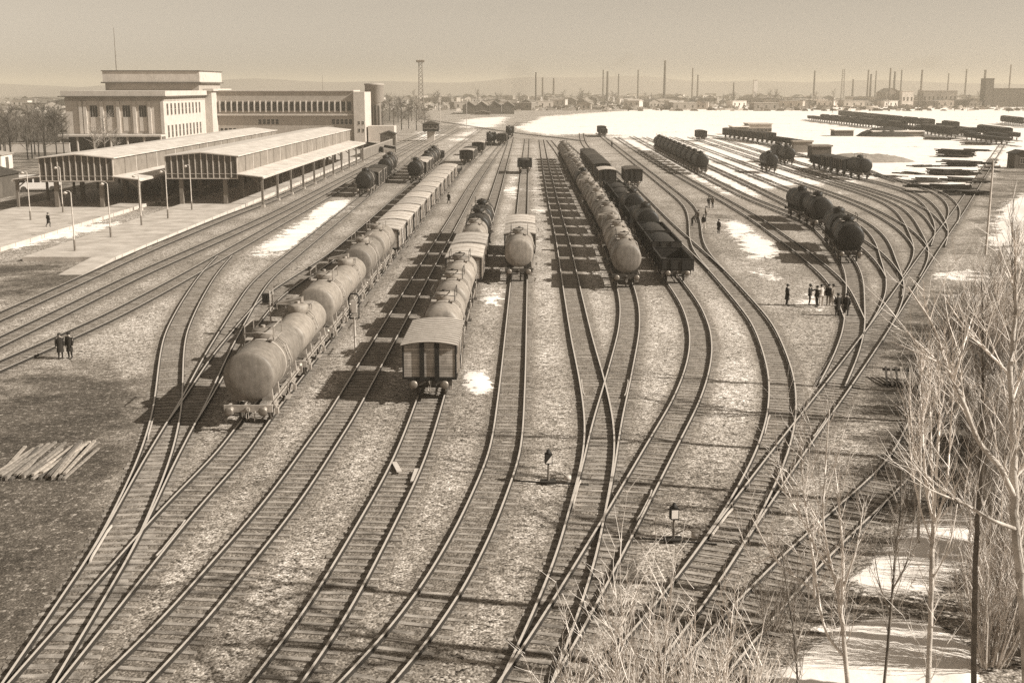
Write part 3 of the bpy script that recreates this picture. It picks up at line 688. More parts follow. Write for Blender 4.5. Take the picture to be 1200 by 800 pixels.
def steam_loco(name, label):
    t = thing(name, label, 'locomotive'); K = M['tankd']; D = M['stan']
    A = Matrix.Rotation(-math.pi/2, 4, 'X')
    fr = MB(); fr.box(-1.2, 1.2, -5.6, 5.2, 1.0, 1.32, D); fr.box(-1.35, 1.35, -5.75, -5.6, 0.75, 1.35, D)
    for s in (-1, 1): fr.box(s*1.35-.12, s*1.35+.12, -5.2, 3.6, 1.45, 1.5, D)
    for s in (-1, 1): fr.cyl((s*1.15, -5.0, 0.75), (s*1.15, -3.7, 0.75), 0.34, D, n=14)
    fr.build('frame', t)
    b = MB(); b.lathe([(0.02, -5.05), (0.82, -5.0), (0.9, -4.9), (0.9, -3.5), (0.84, -3.45), (0.86, 1.8)], K, Matrix.Translation((0, 0, 2.45)) @ A, 26)
    for y in (-2.2, -0.9, 0.5): b.lathe([(0.86, -.04), (0.885, -.04), (0.885, .04), (0.86, .04)], D, Matrix.Translation((0, y, 2.45)) @ A, 26)
    bo = b.build('boiler', t)
    c = MB(); c.lathe([(0.30, 0), (0.22, 0.15), (0.24, 0.75), (0.32, 0.8), (0.32, 0.88)], D, Matrix.Translation((0, -4.2, 3.28)), 18); c.build('chimney', bo)
    c = MB(); c.lathe([(0.42, 0), (0.40, 0.35), (0.28, 0.55), (0.05, 0.62)], K, Matrix.Translation((0, -1.4, 3.22)), 18); c.lathe([(0.35, 0), (0.33, 0.3), (0.05, 0.45)], K, Matrix.Translation((0, -2.9, 3.22)), 18); c.build('dome', bo)
    c = MB(); c.cyl((0, -5.1, 3.5), (0, -4.86, 3.5), 0.16, M['framel'], n=14); c.bar((0, -4.95, 3.2), (0, -4.95, 3.4), .06, .06, D); c.build('headlight', bo)
    c = MB(); c.box(-1.38, 1.38, 1.8, 1.88, 1.35, 3.6, K); c.box(-1.38, 1.38, 3.5, 3.58, 1.35, 2.4, K)
    for s in (-1, 1): c.box(s*1.36-.03, s*1.36+.03, 1.88, 3.5, 1.35, 2.45, K); c.box(s*1.36-.03, s*1.36+.03, 1.88, 2.1, 2.45, 3.55, K); c.box(s*1.36-.03, s*1.36+.03, 3.3, 3.5, 2.45, 3.55, K)
    c.prism(arc_roof(1.38, 3.6, 0.35, 0.12), 1.65, 4.0, D); c.build('cab', t)
    for y in (-2.9, -1.4, 0.1, 1.6):
        w_ = MB()
        for s in (-1, 1): w_.lathe([(0.15, -.06), (0.62, -.05), (0.66, -.07), (0.66, .07), (0.6, .05), (0.15, .08)], M['wheel'], Matrix.Translation((s*0.8, y, 0.66)) @ Matrix.Rotation(math.pi/2, 4, 'Y'), 20)
        w_.cyl((-.9, y, .66), (.9, y, .66), .09, M['wheel'], n=8); w_.build('wheelset', t)
    rd = MB()
    for s in (-1, 1): rd.bar((s*0.98, -2.9, 0.5), (s*0.98, 1.6, 0.5), 0.06, 0.14, M['buffer']); rd.bar((s*1.08, -3.9, 0.72), (s*1.08, -0.6, 0.55), 0.06, 0.1, M['buffer'])
    rd.build('coupling_rods', t)
    te = MB(); te.box(-1.35, 1.35, 5.3, 10.3, 1.2, 2.9, K); te.box(-1.2, 1.2, 5.6, 9.8, 2.9, 3.25, M['timber']); te.box(-1.1, 1.1, 5.3, 10.3, .95, 1.2, D); tn_ = te.build('tender', t)
    for y in (6.2, 7.8, 9.4):
        w_ = MB()
        for s in (-1, 1): w_.lathe([(0.1, -.06), (0.47, -.06), (0.47, .06), (0.1, .06)], M['wheel'], Matrix.Translation((s*0.78, y, 0.46)) @ Matrix.Rotation(math.pi/2, 4, 'Y'), 16)
        w_.build('wheelset', tn_)
    for s in (-1, 1):
        u = MB(); u.cyl((s*.87, -5.75, 1.05), (s*.87, -6.2, 1.05), 0.09, M['buffer'], n=10); u.lathe([(0.1, 0), (0.24, .02), (0.24, .06)], M['buffer'], Matrix.Translation((s*.87, -6.15, 1.05)) @ Matrix.Rotation(math.pi/2, 4, 'X'), 16); u.build('buffer', t)
    return reg(t)
HIDE = []
def proto(o): HIDE.append(o); return o
P_TANK_A = proto(tank_wagon('tank_wagon', 8.9, 1.32, 2.62, M['tank'], M['framel'], 0, band=M['batten']))
P_TANK_W = proto(tank_wagon('tank_wagon', 8.9, 1.10, 2.36, M['tank'], M['framel'], 1, band=M['stanl']))
P_TANK_C = proto(tank_wagon('tank_wagon', 8.9, 1.30, 2.60, M['tankl'], M['frame'], 0, band=M['stanl']))
P_TANK_L = proto(tank_wagon('tank_wagon', 7.9, 1.22, 2.5, M['tankl'], M['frame'], 0, band=M['batten']))
P_TANK_D = proto(tank_wagon('tank_wagon', 8.4, 1.30, 2.58, M['tankd'], M['frame'], 0))
P_TANK_E = proto(tank_wagon('tank_wagon', 8.4, 1.25, 2.54, M['tankd'], M['frame'], 2))
P_BOX_R = proto(box_wagon('box_wagon', 6.7, M['boxw'], M['roofd'], M['frame'], M['stan'], True))
P_BOX_L = proto(box_wagon('box_wagon', 7.5, M['boxw'], M['roofl'], M['frame'], M['stan'], False))
P_BOX_D = proto(box_wagon('box_wagon', 8.2, M['boxd'], M['roofd'], M['frame'], M['stan'], False))
P_BOX_DL = proto(box_wagon('box_wagon', 7.2, M['boxd'], M['roofl'], M['frame'], M['stan'], False))
P_GON = proto(gondola('open_wagon', 8.0, M['boxd'], M['frame']))
P_GON_E = proto(gondola('open_wagon', 8.0, M['boxd'], M['frame'], load=False, h1=2.2))
P_FLAT = proto(flat_wagon('flat_wagon', 8.4))
USED = set()
def put(p, tr, s, label, group, length):
    """one wagon whose front buffer faces stand at arc length s; returns the arc length of its rear buffers"""
    x, d, a = tr.at_s(s + length/2)
    if p.name not in USED:
        USED.add(p.name); p.location = (x, d, RAILH); p.rotation_euler = (0, 0, a); p['label'] = label; p['group'] = group
    else: dup(p, (x, d, RAILH), a, label, group)
    return s + length
LEN = {P_TANK_A.name:10.15, P_TANK_W.name:10.15, P_TANK_C.name:10.05, P_TANK_L.name:9.1, P_TANK_D.name:9.6, P_TANK_E.name:9.6, P_BOX_R.name:7.9, P_BOX_L.name:8.7, P_BOX_D.name:9.4, P_BOX_DL.name:8.4, P_GON.name:9.2, P_GON_E.name:9.2, P_FLAT.name:9.6}
def train(tname, d0, seq, labeller, group):
    tr = TR[tname]; s = tr.s_at_d(d0); cnt = {}
    for it in seq:
        if isinstance(it, (int, float)): s += it; continue
        k = it['category'] if 'category' in it else 'wagon'; cnt[k] = cnt.get(k, 0)+1
        s = put(it, tr, s, labeller(it, k, cnt[k]), group, LEN[it.name])
    return s
A_, W_, C_, L_, D_, E_ = P_TANK_A, P_TANK_W, P_TANK_C, P_TANK_L, P_TANK_D, P_TANK_E
def lab(rowname, first=None):
    def f(it, k, i):
        if i == 1 and first and k in first: return first[k]
        return f'{ORD[i-1]} {k} back in the {rowname}'
    return f
train('left_train', 59.0, [A_, W_, A_, W_, A_, A_] + [P_BOX_L]*12, lab('long left train of brown tanks and pale-roofed boxes',
      {'tank wagon':'big brown tank wagon with round end, frontmost of the left train','box wagon':'pale-roofed box wagon coupled behind the last tank of the left train'}), 'wagons of the long left train')
train('left_train', 232, [P_FLAT, 32, P_BOX_DL, P_BOX_D, 22, P_BOX_DL], lab('far end of the left train track', {'flat wagon':'empty flat wagon behind the pale-roofed boxes of the left train','box wagon':'dark box wagon with snowy roof standing alone behind the empty flat wagon'}), 'wagons far along the left train track')
train('box_train', 64.7, [P_BOX_R] + [L_]*3 + [P_BOX_L, P_BOX_L] + [L_, D_, D_], lab('second train headed by the ribbed-roof box wagon',
      {'box wagon':'wooden box wagon with striped ribbed roof and two dark end posts','tank wagon':'pale tank wagon coupled right behind the ribbed-roof box wagon'}), 'wagons of the train behind the ribbed-roof box')
train('centre', 106.5, [C_, P_BOX_L, P_BOX_L], lab('short centre train', {'tank wagon':'tank wagon heading the short three-wagon centre train','box wagon':'pale-roofed box wagon coupled behind the single centre tank'}), 'wagons of the short centre train')
train('centre', 246, [P_GON], lab('', {'open wagon':'lone small open wagon on the centre track far behind the short train'}), 'lone wagons')
train('tank_train', 103.0, [C_, C_, W_, C_, L_, C_, C_, W_, C_, D_, C_, C_, L_, C_, W_, C_, C_, C_, L_, C_], lab('long straight row of tank wagons right of centre', {'tank wagon':'pale tank wagon with round end, frontmost of the long all-tank row'}), 'tank wagons of the long right-of-centre row')
train('dark_train', 105.5, [P_GON_E, P_GON, P_GON, E_, P_GON, D_, P_GON, P_GON, P_GON, P_GON_E, 10, P_BOX_DL, 8, P_BOX_D, P_BOX_D, P_BOX_D, P_BOX_D, P_BOX_D, P_BOX_D], lab('dark train beside the all-tank row',
      {'tank wagon':'nearer black tank wagon among the open wagons of the dark train','open wagon':'empty dark open wagon heading the dark train beside the all-tank row','box wagon':'small box wagon standing alone between the dark open wagons and the dark boxes'}), 'wagons of the dark train')
train('right_main', 209, [P_BOX_D], lab('', {'box wagon':'lone dark box wagon on the track right of the dark train'}), 'lone wagons')
train('left_siding', 193, [E_, P_BOX_D, P_BOX_D, P_GON, E_, D_], lab('siding nearest the station platforms', {'tank wagon':'black tank wagon heading the siding nearest the station'}), 'wagons on the siding nearest the station')
train('shade_siding', 221, [D_, P_BOX_DL, P_BOX_DL, E_, E_, D_, P_GON], lab('siding between the station siding and the left train', {'tank wagon':'large black tank wagon heading the siding beside the left train'}), 'wagons on the siding beside the left train')
train('yard_two', 118, [D_, E_, 10, D_, E_], lab('inner curve of the right yard', {'tank wagon':'black tank wagon nearest the crossing tracks on the right curve'}), 'black tanks on the right curve')
train('yard_two', 244, [D_]*10, lab('black row of tanks standing alone in the snow', {'tank wagon':'frontmost black tank of the row standing alone in the snow'}), 'black tanks standing in the snow')
train('yard_five', 247, [E_], lab('', {'tank wagon':'lone black tank wagon in the snow left of the dark box row'}), 'lone wagons')
train('yard_seven', 272, [E_, D_], lab('snowy pair behind the lone black tank', {'tank wagon':'nearer of two black tanks parked behind the lone black tank'}), 'pair of black tanks')
train('yard_eight', 229, [D_, P_BOX_D, P_BOX_D, P_GON], lab('short row ending in a black tank at far right', {'tank wagon':'black tank at the right end of the short dark row on snow','box wagon':'dark box wagon coupled left of the black tank on snow'}), 'short dark row on snow')
train('spoil_siding', 350, [P_GON_E]*3 + [P_BOX_D]*5, lab('dark row parked beside the pale shed', {'open wagon':'open wagon at the near end of the row beside the pale shed'}), 'dark row beside the pale shed')
train('right_loop', 430, [P_GON, P_BOX_D], lab('far snowy edge of the loop track', {'open wagon':'open wagon far back on snow above the row of black tanks','box wagon':'small dark box wagon far back on snow above the black tanks'}), 'far wagons on the loop')
train('yard_six', 395, [P_BOX_D], lab('', {'box wagon':'lone box wagon on snow between the black tanks and the dark row'}), 'lone wagons')
# far rows at the right edge of the yard: a few pixels each, one mesh apiece
def far_wagon(name, h, m, roof):
    b = MB(); b.box(-1.4, 1.4, -4.0, 4.0, 1.2, h, m)
    if roof: b.prism(arc_roof(1.4, h+.02, .4, .08, 6), -4.05, 4.05, M['roofd'])
    for s in (-1, 1):
        for y in (-2.4, 2.4): b.cyl((s*.7, y, .46), (s*.85, y, .46), .46, M['wheel'], n=10)
        b.box(s*1.0-.06, s*1.0+.06, -4, 4, .95, 1.19, M['stan'])
        for k in range(5): b.box(s*1.45-.05, s*1.45+.05, -3.9+k*1.9, -3.7+k*1.9, 1.1, h, M['stan'])
    o = b.build(name); o['category'] = 'box wagon' if roof else 'open wagon'; return o
FW = [far_wagon('box_wagon', 3.5, M['boxd'], True), far_wagon('open_wagon', 2.5, M['boxd'], False), far_wagon('open_wagon', 2.1, M['boxd'], False)]
fused = set()
def far_row(tname, d0, d1, gap, seed, desc, group):
    tr = TR[tname]; s = tr.s_at_d(d0); e = tr.s_at_d(d1); rg = random.Random(seed)
    while s < e-9:
        if rg.random() < gap: s += rg.choice([5, 12]); continue
        k = rg.choice([0, 0, 1, 0, 1, 2]); p = FW[k]; x, d, a = tr.at_s(s+4.6)
        lb = ('dark box wagon ' if k == 0 else 'dark open wagon ') + desc
        if k not in fused:
            fused.add(k); p.location = (x, d, RAILH); p.rotation_euler = (0, 0, a); p['label'] = lb; p['group'] = group
        else:
            r = p.copy(); COL.objects.link(r); r.location = (x, d, RAILH); r.rotation_euler = (0, 0, a); r['label'] = lb; r['group'] = group
        s += 9.2
far_row('far_store', 370, 650, 0.07, 5, 'in the nearer long row at the far right edge', 'wagons in the nearer far-right row')
far_row('far_row', 400, 720, 0.07, 9, 'in the farther long row at the far right edge', 'wagons in the farther far-right row')
far_row('far_mid', 390, 620, 0.18, 17, 'in the middle one of the long rows at the far right edge', 'wagons in the middle far-right row')
far_row('far_end', 432, 590, 0.3, 12, 'at the far right corner beyond the long rows', 'wagons at the far right corner')
loco = steam_loco('steam_locomotive', 'black steam locomotive with tender far up the left train track')
def set_on(o, tname, d):
    x, dd, a = TR[tname].at_s(TR[tname].s_at_d(d)); o.location = (x, dd, RAILH); o.rotation_euler = (0, 0, a)
set_on(loco, 'left_train', 372)
loco2 = dup(loco, (0, 0, 0), 0, 'black steam locomotive farthest up the yard behind the other locomotive')
set_on(loco2, 'open_left', 430)

train('open_left', 366, [P_BOX_D, P_GON], lab('', {'box wagon':'dark box wagon standing beside the nearer steam locomotive','open wagon':'dark open wagon behind the box wagon beside the nearer locomotive'}), 'wagons beside the locomotives')
# ------------------------------------------------------------------ haze: even air over the whole yard
def haze():
    b = MB(); b.box(-9000, 9000, -220, 8300, -4.0, 62, M['snow'])
    o = b.build('haze'); o.data.materials.clear(); tag(o, kind='stuff')
    m = bpy.data.materials.new('haze_air'); m.use_nodes = True; n = m.node_tree.nodes
    n.remove(n['Principled BSDF']); v = n.new('ShaderNodeVolumePrincipled')
    v.inputs['Color'].default_value = (0.66, 0.60, 0.50, 1); v.inputs['Density'].default_value = HAZE_DENSITY; v.inputs['Anisotropy'].default_value = 0.0
    m.node_tree.links.new(v.outputs[0], n['Material Output'].inputs['Volume']); o.data.materials.append(m)
haze()
# ------------------------------------------------------------------ station
YAW = -0.0157
def window(parent, x0, x1, z0, z1, y, m=None, bars=1, side=False, proud=0.05):
    """a window on a wall facing -y at y (side: wall facing +x at x=y, x0..x1 then run along y)"""
    f = MB(); g = MB(); fr = m or M['plaster']; t = 0.09
    def bx(mb, a0, a1, c0, c1, p, mt):
        if side: mb.box(y, y+p, a0, a1, c0, c1, mt)
        else: mb.box(a0, a1, y-p, y, c0, c1, mt)
    bx(f, x0-t, x0, z0-t, z1+t, proud, fr); bx(f, x1, x1+t, z0-t, z1+t, proud, fr); bx(f, x0, x1, z1, z1+t, proud, fr); bx(f, x0, x1, z0-t, z0, proud+0.04, fr)
    for k in range(bars): c = x0+(x1-x0)*(k+1)/(bars+1); bx(f, c-0.03, c+0.03, z0, z1, proud*0.7, fr)
    bx(f, x0, x1, (z0+z1)/2-0.025, (z0+z1)/2+0.025, proud*0.6, fr)
    o = f.build('window', parent); bx(g, x0, x1, z0, z1, proud*0.3, M['glass']); g.build('pane', o)
def station_hall():
    t = thing('station_hall', 'pale two-storey station hall with flat roof and tall front windows', 'station', (0, 0, 0))
    b = MB(); P = M['plaster']; G = M['plasterm']
    b.box(-125.5, -97.8, 342, 412, 0, 15.0, P); b.build('wall', t)
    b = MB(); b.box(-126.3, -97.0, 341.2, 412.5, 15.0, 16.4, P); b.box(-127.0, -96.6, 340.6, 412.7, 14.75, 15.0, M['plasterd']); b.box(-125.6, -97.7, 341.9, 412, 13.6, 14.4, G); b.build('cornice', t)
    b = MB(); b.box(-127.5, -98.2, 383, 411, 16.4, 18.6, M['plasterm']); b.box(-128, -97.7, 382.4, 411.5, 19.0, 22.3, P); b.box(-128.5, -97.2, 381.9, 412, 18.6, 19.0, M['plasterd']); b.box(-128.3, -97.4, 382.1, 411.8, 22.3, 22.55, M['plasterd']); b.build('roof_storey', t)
    b = MB(); b.cyl((-124, 384, 22.5), (-124, 384, 35.5), 0.16, M['post'], 0.07, 8); b.build('flagpole', t)
    for k, px in enumerate((113, 132, 151, 170)):
        x = (px-600)*338/1400; window(t, x-1.05, x+1.05, 5.2, 12.4, 342, bars=2); b = MB(); b.box(x-1.03, x+1.03, 341.9, 341.97, 5.3, 9.2, M['plaster']); b.build('blind', t)
    for px in (98, 103, 122.5, 141.5, 160.5, 178, 193):
        x = (px-600)*338/1400; b = MB(); b.box(x-0.45, x+0.45, 341.55, 342, 4.6, 13.6, P); b.build('pilaster', t)
    for k in range(10):
        y = 344.5+k*3.95
        window(t, y, y+1.7, 9.7, 12.9, -97.8, side=True); window(t, y, y+1.7, 3.4, 6.8, -97.8, side=True)
    b = MB(); b.box(-126, -97.2, 335.5, 341.5, 4.0, 4.5, P)
    for k in range(7):
        x = -125.4+k*4.65; b.cyl((x, 336.2, 0), (x, 336.2, 4.0), 0.35, G, n=12)
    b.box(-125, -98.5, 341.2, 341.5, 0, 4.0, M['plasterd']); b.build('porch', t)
def station_wing():
    t = thing('station_wing', 'long grey station wing with a band of finned windows under a flat roof', 'station')
    x0, x1, y = -95.6, -51.2, 395.0
    b = MB(); P = M['plaster']; b.box(x0, x1, y, y+16, 0, 8.4, M['plasterm']); b.box(x0, x1, y-0.4, y+16, 9.0, 16.1, M['plasterm']); b.build('wall', t)
    b = MB(); b.box(x0, x1, y-1.1, y, 8.4, 8.98, P); b.box(x0, x1, y-0.9, y+16.3, 16.1, 16.45, P); b.build('ledge', t)
    n = 23
    for k in range(n):
        a = x0+1.0+k*(x1-x0-1.6)/n; window(t, a+0.3, a+1.5, 9.9, 12.8, y-0.4, M['plasterm'], 0)
        f = MB(); f.box(a-0.22, a+0.1, y-1.0, y-0.4, 9.5, 13.1, P); f.build('fin', t)
    for a0, n_ in ((-82.5, 5), (-58.6, 5), (-95, 4)):
        for k in range(n_): window(t, a0+k*1.4, a0+k*1.4+1.0, 5.6 if a0 > -90 else 2.6, 7.2 if a0 > -90 else 4.4, y, P, 0)
    b = MB(); b.box(-97.8, -95.6, 388, 412, 0, 16.2, P); b.box(-97.8, -94.8, 387.6, 412.4, 16.2, 16.9, P); b.build('stair_block', t)
    b = MB(); b.box(-51.2, -47.6, 393.4, 411, 0, 15.9, P); b.build('end_pier', t)
    for z in (3.2, 5.6): window(t, -49.9, -49.3, z, z+1.0, 393.4, P, 0); window(t, -48.6, -48.0, z, z+1.0, 393.4, P, 0)
    b = MB(); b.box(-47.0, -38.5, 396, 404, 0, 5.0, P); b.build('side_annexe', t)
    b = MB(); b.cyl((-62, 400, 16.4), (-62, 400, 21.5), .07, M['post'], .03, 6); b.build('aerial', t)
station_hall(); station_wing()
def round_tower():
    PM = M['plasterm']
    t = thing('water_tower', 'round pale water tower standing behind the end of the station wing', 'water tower', (-49.3, 437, 0))
    b = MB(); b.lathe([(2.2, 0), (2.2, 12.0), (3.4, 12.6), (3.4, 18.0), (3.6, 18.1), (3.6, 18.6), (0.1, 18.9)], PM, n=28); b.build('tank', t)
    for a in (-2.6, -2.0, -1.4, -0.8):
        b = MB(); m4 = Matrix.Rotation(a, 4, 'Z'); b.box(2.1, 2.28, -0.35, 0.35, 2, 11, M['glass'], m4); b.build('window', t)
round_tower()
def canopy(name, label, ox, oy, left):
    t = thing(name, label, 'platform canopy', (ox, oy, 0), YAW)
    W, L = 5.3, 112.0; z0, z1, za = 4.3, 7.45, 8.0
    b = MB(); b.prism([(-W-0.35, z1+0.02), (0, za), (W+0.35, z1+0.02), (W+0.35, z1+0.16), (0, za+0.16), (-W-0.35, z1+0.16)], -0.4, L+0.4, M['canroof']); b.build('roof', t)
    for s in (-1, 1):
        b = MB(); b.box(s*W-0.06, s*W+0.06, 0.1, L-0.1, z0+0.5, z1, M['panel']); w_ = b.build('side_panel', t)
        for k in range(23):
            y = L*k/22; f = MB(); f.box(s*W-0.12, s*W+0.12, max(y-0.12, 0.1), min(y+0.12, L-.1), z0+0.4, z1-0.02, M['post'] if k % 2 else M['postl']); f.build('mullion', w_)
    for y in (0, L):
        b = MB(); b.prism([(-W, z0), (W, z0), (W, z1), (0, za), (-W, z1)], y-0.04, y+0.04, M['pglass']); g = b.build('end_glazing', t)
        for k in range(13):
            x = -W+2*W*k/12; top = z1+(za-z1)*(1-abs(x)/W); f = MB(); f.box(x-0.07, x+0.07, y-0.13, y+0.13, z0, top-0.03, M['mullion']); f.build('mullion', g)
        f = MB(); f.box(-W-0.1, W+0.1, y-0.15, y+0.15, z0-0.12, z0+0.02, M['mullion']); f.box(-W, W, y-0.11, y+0.11, z0+0.62, z0+0.68, M['mullion']); f.build('sill_beam', g)
    for s in ((1, -1) if left else (1,)):
        xo = s*(W+3.9); b = MB()
        poly = [(s*W, z0+0.72), (xo, z0+0.28), (xo, z0+0.16), (s*W, z0+0.6)]
        b.prism(poly if s > 0 else poly[::-1], -0.6, L-2, M['canroof']); b.build('side_roof', t)
        b = MB(); b.box(xo-0.1, xo+0.1, -0.6, L-2, z0-0.06, z0+0.15, M['postl']); b.build('edge_beam', t)
        for k in range(11):
            y = 0.2+k*(L-4)/10; p = MB()
            p.box(xo-s*0.35-0.16, xo-s*0.35+0.16, y-0.16, y+0.16, 0, z0-0.06, M['post']); p.box(xo-s*0.35-0.3, xo-s*0.35+0.3, y-0.3, y+0.3, 0, 0.35, M['conc'])
            p.bar((xo-s*0.35, y, z0-1.1), (xo-s*2.0, y, z0+0.2), 0.14, 0.14, M['post']); p.bar((xo-s*0.35, y, z0-1.0), (xo-s*0.35, y+1.1, z0-0.1), 0.12, 0.12, M['post'])
            p.bar((xo-s*0.35, y, z0-0.02), (s*W, y, z0+0.5), 0.16, 0.2, M['post']); p.build('post', t)
    for k in range(12):
        y = 0.6+k*(L-1.4)/11
        for s in (-0.62, 0.62):
            p = MB(); p.box(s*W-0.28, s*W+0.28, y-0.28, y+0.28, 0.4, z0+0.1, M['post']); p.build('pillar', t)
        p = MB(); p.box(-W, W, y-0.14, y+0.14, z0+0.05, z0+0.45, M['post']); p.build('cross_beam', t)
canopy('platform_canopy', 'long platform canopy nearest the tracks, glazed end and pale side roof on posts', -45.9, 178, False)
canopy('platform_canopy', 'long platform canopy nearest the station hall, partly behind the other canopy', -62.6, 173, True)
def platform(name, label, x0, x1, y0, y1, h, ramp):
    t = thing(name, label, None, (0, y0, 0), YAW, kind='structure')
    b = MB(); b.box(x0, x1, 0, y1-y0, -0.3, h, M['conc']); b.build('slab', t)
    b = MB(); n = int((y1-y0)/2.0)
    for k in range(n): b.box(x1+0.005, x1+0.09+0.03*(k % 2), k*2.0+0.02, k*2.0+1.96, -0.3, h+0.02, M['plaster'])
    b.build('edge_stones', t)
    if ramp:
        r = MB(); m4 = Matrix.Identity(4)
        vs = [(x1-2.4, -9, 0.01), (x1, -9, 0.01), (x1, -0.003, h-.01), (x1-2.4, -0.003, h-.01), (x1-2.4, -0.003, -.2), (x1, -0.003, -.2)]
        r.add(vs, [(0, 1, 2, 3), (1, 5, 2), (0, 3, 4)], M['conc']); r.build('ramp', t)
platform('platform', 'pale platform under the canopy nearest the tracks', -50.3, -40.75, 121, 330, 0.45, True)
platform('platform', 'pale platform under the canopy nearest the hall', -73, -55.8, 118, 330, 0.45, False)
# lamp posts on the platforms
def lamp_post(label):
    t = thing('lamp_post', label, 'lamp post', group='lamp posts on the platforms')
    b = MB(); b.cyl((0, 0, 0), (0, 0, 6.2), 0.085, M['postl'], 0.06, 8); b.cyl((0, 0, 0), (0, 0, 1.2), 0.13, M['post'], 0.11, 8)
    b.tube([(0, 0, 6.1), (-0.12, 0, 6.3), (-0.4, 0, 6.35), (-0.6, 0, 6.25)], 0.04, M['postl'], 6); b.build('pole', t)
    b = MB(); b.lathe([(0.05, 0.2), (0.28, 0.02), (0.26, 0), (0.12, -0.12), (0.02, -0.16)], M['postl'], Matrix.Translation((-0.6, 0, 6.1)), 14); b.build('lamp_shade', t)
    return reg(t)
lp = lamp_post('')
spots = [(88,294),(130,278),(166,264),(197,256),(225,246)]
where = ['nearest the open front end of the platform by the tracks','second from the open front end of the platform by the tracks','third from the open front end of the platform by the tracks','fourth along the platform by the tracks','beside the glazed end of the nearer canopy']
sp2 = [(36,258),(74,249)]
for i, (px, py) in enumerate(spots + sp2):
    p = gp(px, py, .45); l_ = 'thin pale lamp post ' + (where[i] if i < 5 else ['leftmost on the platform nearest the hall','on the platform nearest the hall, in front of its glazed end'][i-5])
    if i == 0: lp.location = p; lp['label'] = l_
    else: dup(lp, p, 0, l_)
# ------------------------------------------------------------------ left edge: shed, bus
def shed(name, label, cat, loc, w_, l_, h, m, rm, rz=0, rise=1.2, win=3):
    t = thing(name, label, cat, loc, rz); b = MB()
    b.prism([(-w_/2, 0), (w_/2, 0), (w_/2, h), (0, h+rise), (-w_/2, h)], -l_/2, l_/2, m); b.build('wall', t)
    r = MB(); r.prism([(-w_/2-.3, h-.1+.05), (0, h+rise+.05), (w_/2+.3, h-.1+.05), (w_/2+.3, h+.1), (0, h+rise+.22), (-w_/2-.3, h+.1)], -l_/2-.3, l_/2+.3, rm); r.build('roof', t)
    for k in range(win):
        x = -w_/2+w_*(k+0.5)/win; window(t, x-.5, x+.5, h*.35, h*.7, -l_/2, M['plasterm'], 1)
    d = MB(); d.box(w_/2, w_/2+.06, -1, 1, 0.05, min(2.6, h-.2), M['plasterd']); d.build('door', t)
    return t
shed('shed', 'dark low shed at the left edge of the picture', 'shed', (-86.5, 192, 0), 9, 16, 3.6, M['brick'], M['timber'])
def bus():
    t = thing('bus', 'pale bus parked between the dark shed and the platform canopy', 'bus', (-81.2, 206, 0), 0.25)
    b = MB(); W_ = M['white']
    b.prism([(-3.6, .5), (3.4, .5), (3.6, 1.2), (3.45, 2.5), (3.0, 2.75), (-3.2, 2.75), (-3.6, 2.4)], -1.15, 1.15, W_); b.build('body', t)
    for s in (-1, 1):
        for k in range(5):
            g = MB(); g.box(-2.9+k*1.2, -2.0+k*1.2, min(s*1.15, s*1.18), max(s*1.15, s*1.18), 1.6, 2.3, M['glass']); g.build('window', t)
        for x in (-2.3, 2.3):
            g = MB(); g.cyl((x, s*.9, .48), (x, s*1.17, .48), .48, M['wheel'], n=18); g.build('wheel', t)
    g = MB(); g.box(3.5, 3.58, -.95, .95, 1.5, 2.35, M['glass']); g.build('windscreen', t)
bus()
shed('house', 'small pale house with wide roof beyond the left grove', 'house', (-150, 300, 0), 14, 9, 3.6, M['housem'], M['houser'], 0.2)
shed('house', 'low pale house at the left edge behind the shed', 'house', (-118, 262, 0), 16, 8, 3.2, M['housel'], M['plasterm'], 0.1)
w1 = MB(); w1.box(-20, 20, -.2, .2, 0, 2.4, M['housel']); w1.box(-20, 20, -.28, .28, 2.4, 2.55, M['plaster'])
o = w1.build('garden_wall'); o.location = (-141, 330, 0); o.rotation_euler = (0, 0, .05); tag(o, 'long pale garden wall in front of the left grove', 'wall')
w1 = MB(); w1.box(-.2, .2, 0, 60, 0, 2.2, M['housem']); w1.box(-.27, .27, 0, 60, 2.2, 2.35, M['plasterm'])
o = w1.build('boundary_wall'); o.location = (-37.5, 300, 0); o.rotation_euler = (0, 0, -.03); tag(o, 'grey boundary wall running on from the end of the station platform', 'wall')
s1 = thing('loading_ramp', 'slanting dark ramp with timber sides beyond the platform end', 'ramp', (-33.5, 330, 0), 0.35)
b = MB(); b.prism([(-1.6, 0), (1.6, 0), (1.6, .9), (-1.6, .9)], 0, 34, M['brickm']); b.build('deck', s1)
for x in (-1.75, 1.75): b = MB(); b.box(x-.12, x+.12, 0, 34, 0, 1.5, M['timber']); b.build('side_wall', s1)
shed('signal_hut', 'small dark hut on the platform end beside the wing pier', 'hut', (-38, 372, 0), 4.5, 4.5, 3.4, M['brick'], M['timber'], 0, .8, 1)
def signal_box():
    t = thing('signal_box', 'little raised signal cabin on pale legs near the lattice mast', 'cabin', at(505, 150, 400).to_tuple()[:2] + (0,))
    b = MB(); b.box(-2.6, 2.6, -2, 2, 3.2, 5.6, M['timber']); b.build('cabin', t)
    b = MB(); b.prism([(-3.1, 5.6), (3.1, 5.6), (0, 6.6)], -2.4, 2.4, M['roofd']); b.build('roof', t)
    b = MB(); b.box(-1.2, 1.2, -1.2, 1.2, 0, 3.2, M['plaster']); b.build('base', t)
    for x in (-1.6, 0, 1.6): window(t, x-.5, x+.5, 4.1, 5.1, -2, M['postl'], 0)
signal_box()
shed('hut', 'small dark hut at the right edge beyond the ladder track', 'hut', (gp(1193, 197).x, gp(1193, 197).y, 0), 3.4, 4, 3.2, M['brick'], M['timber'], 0, .6, 1)
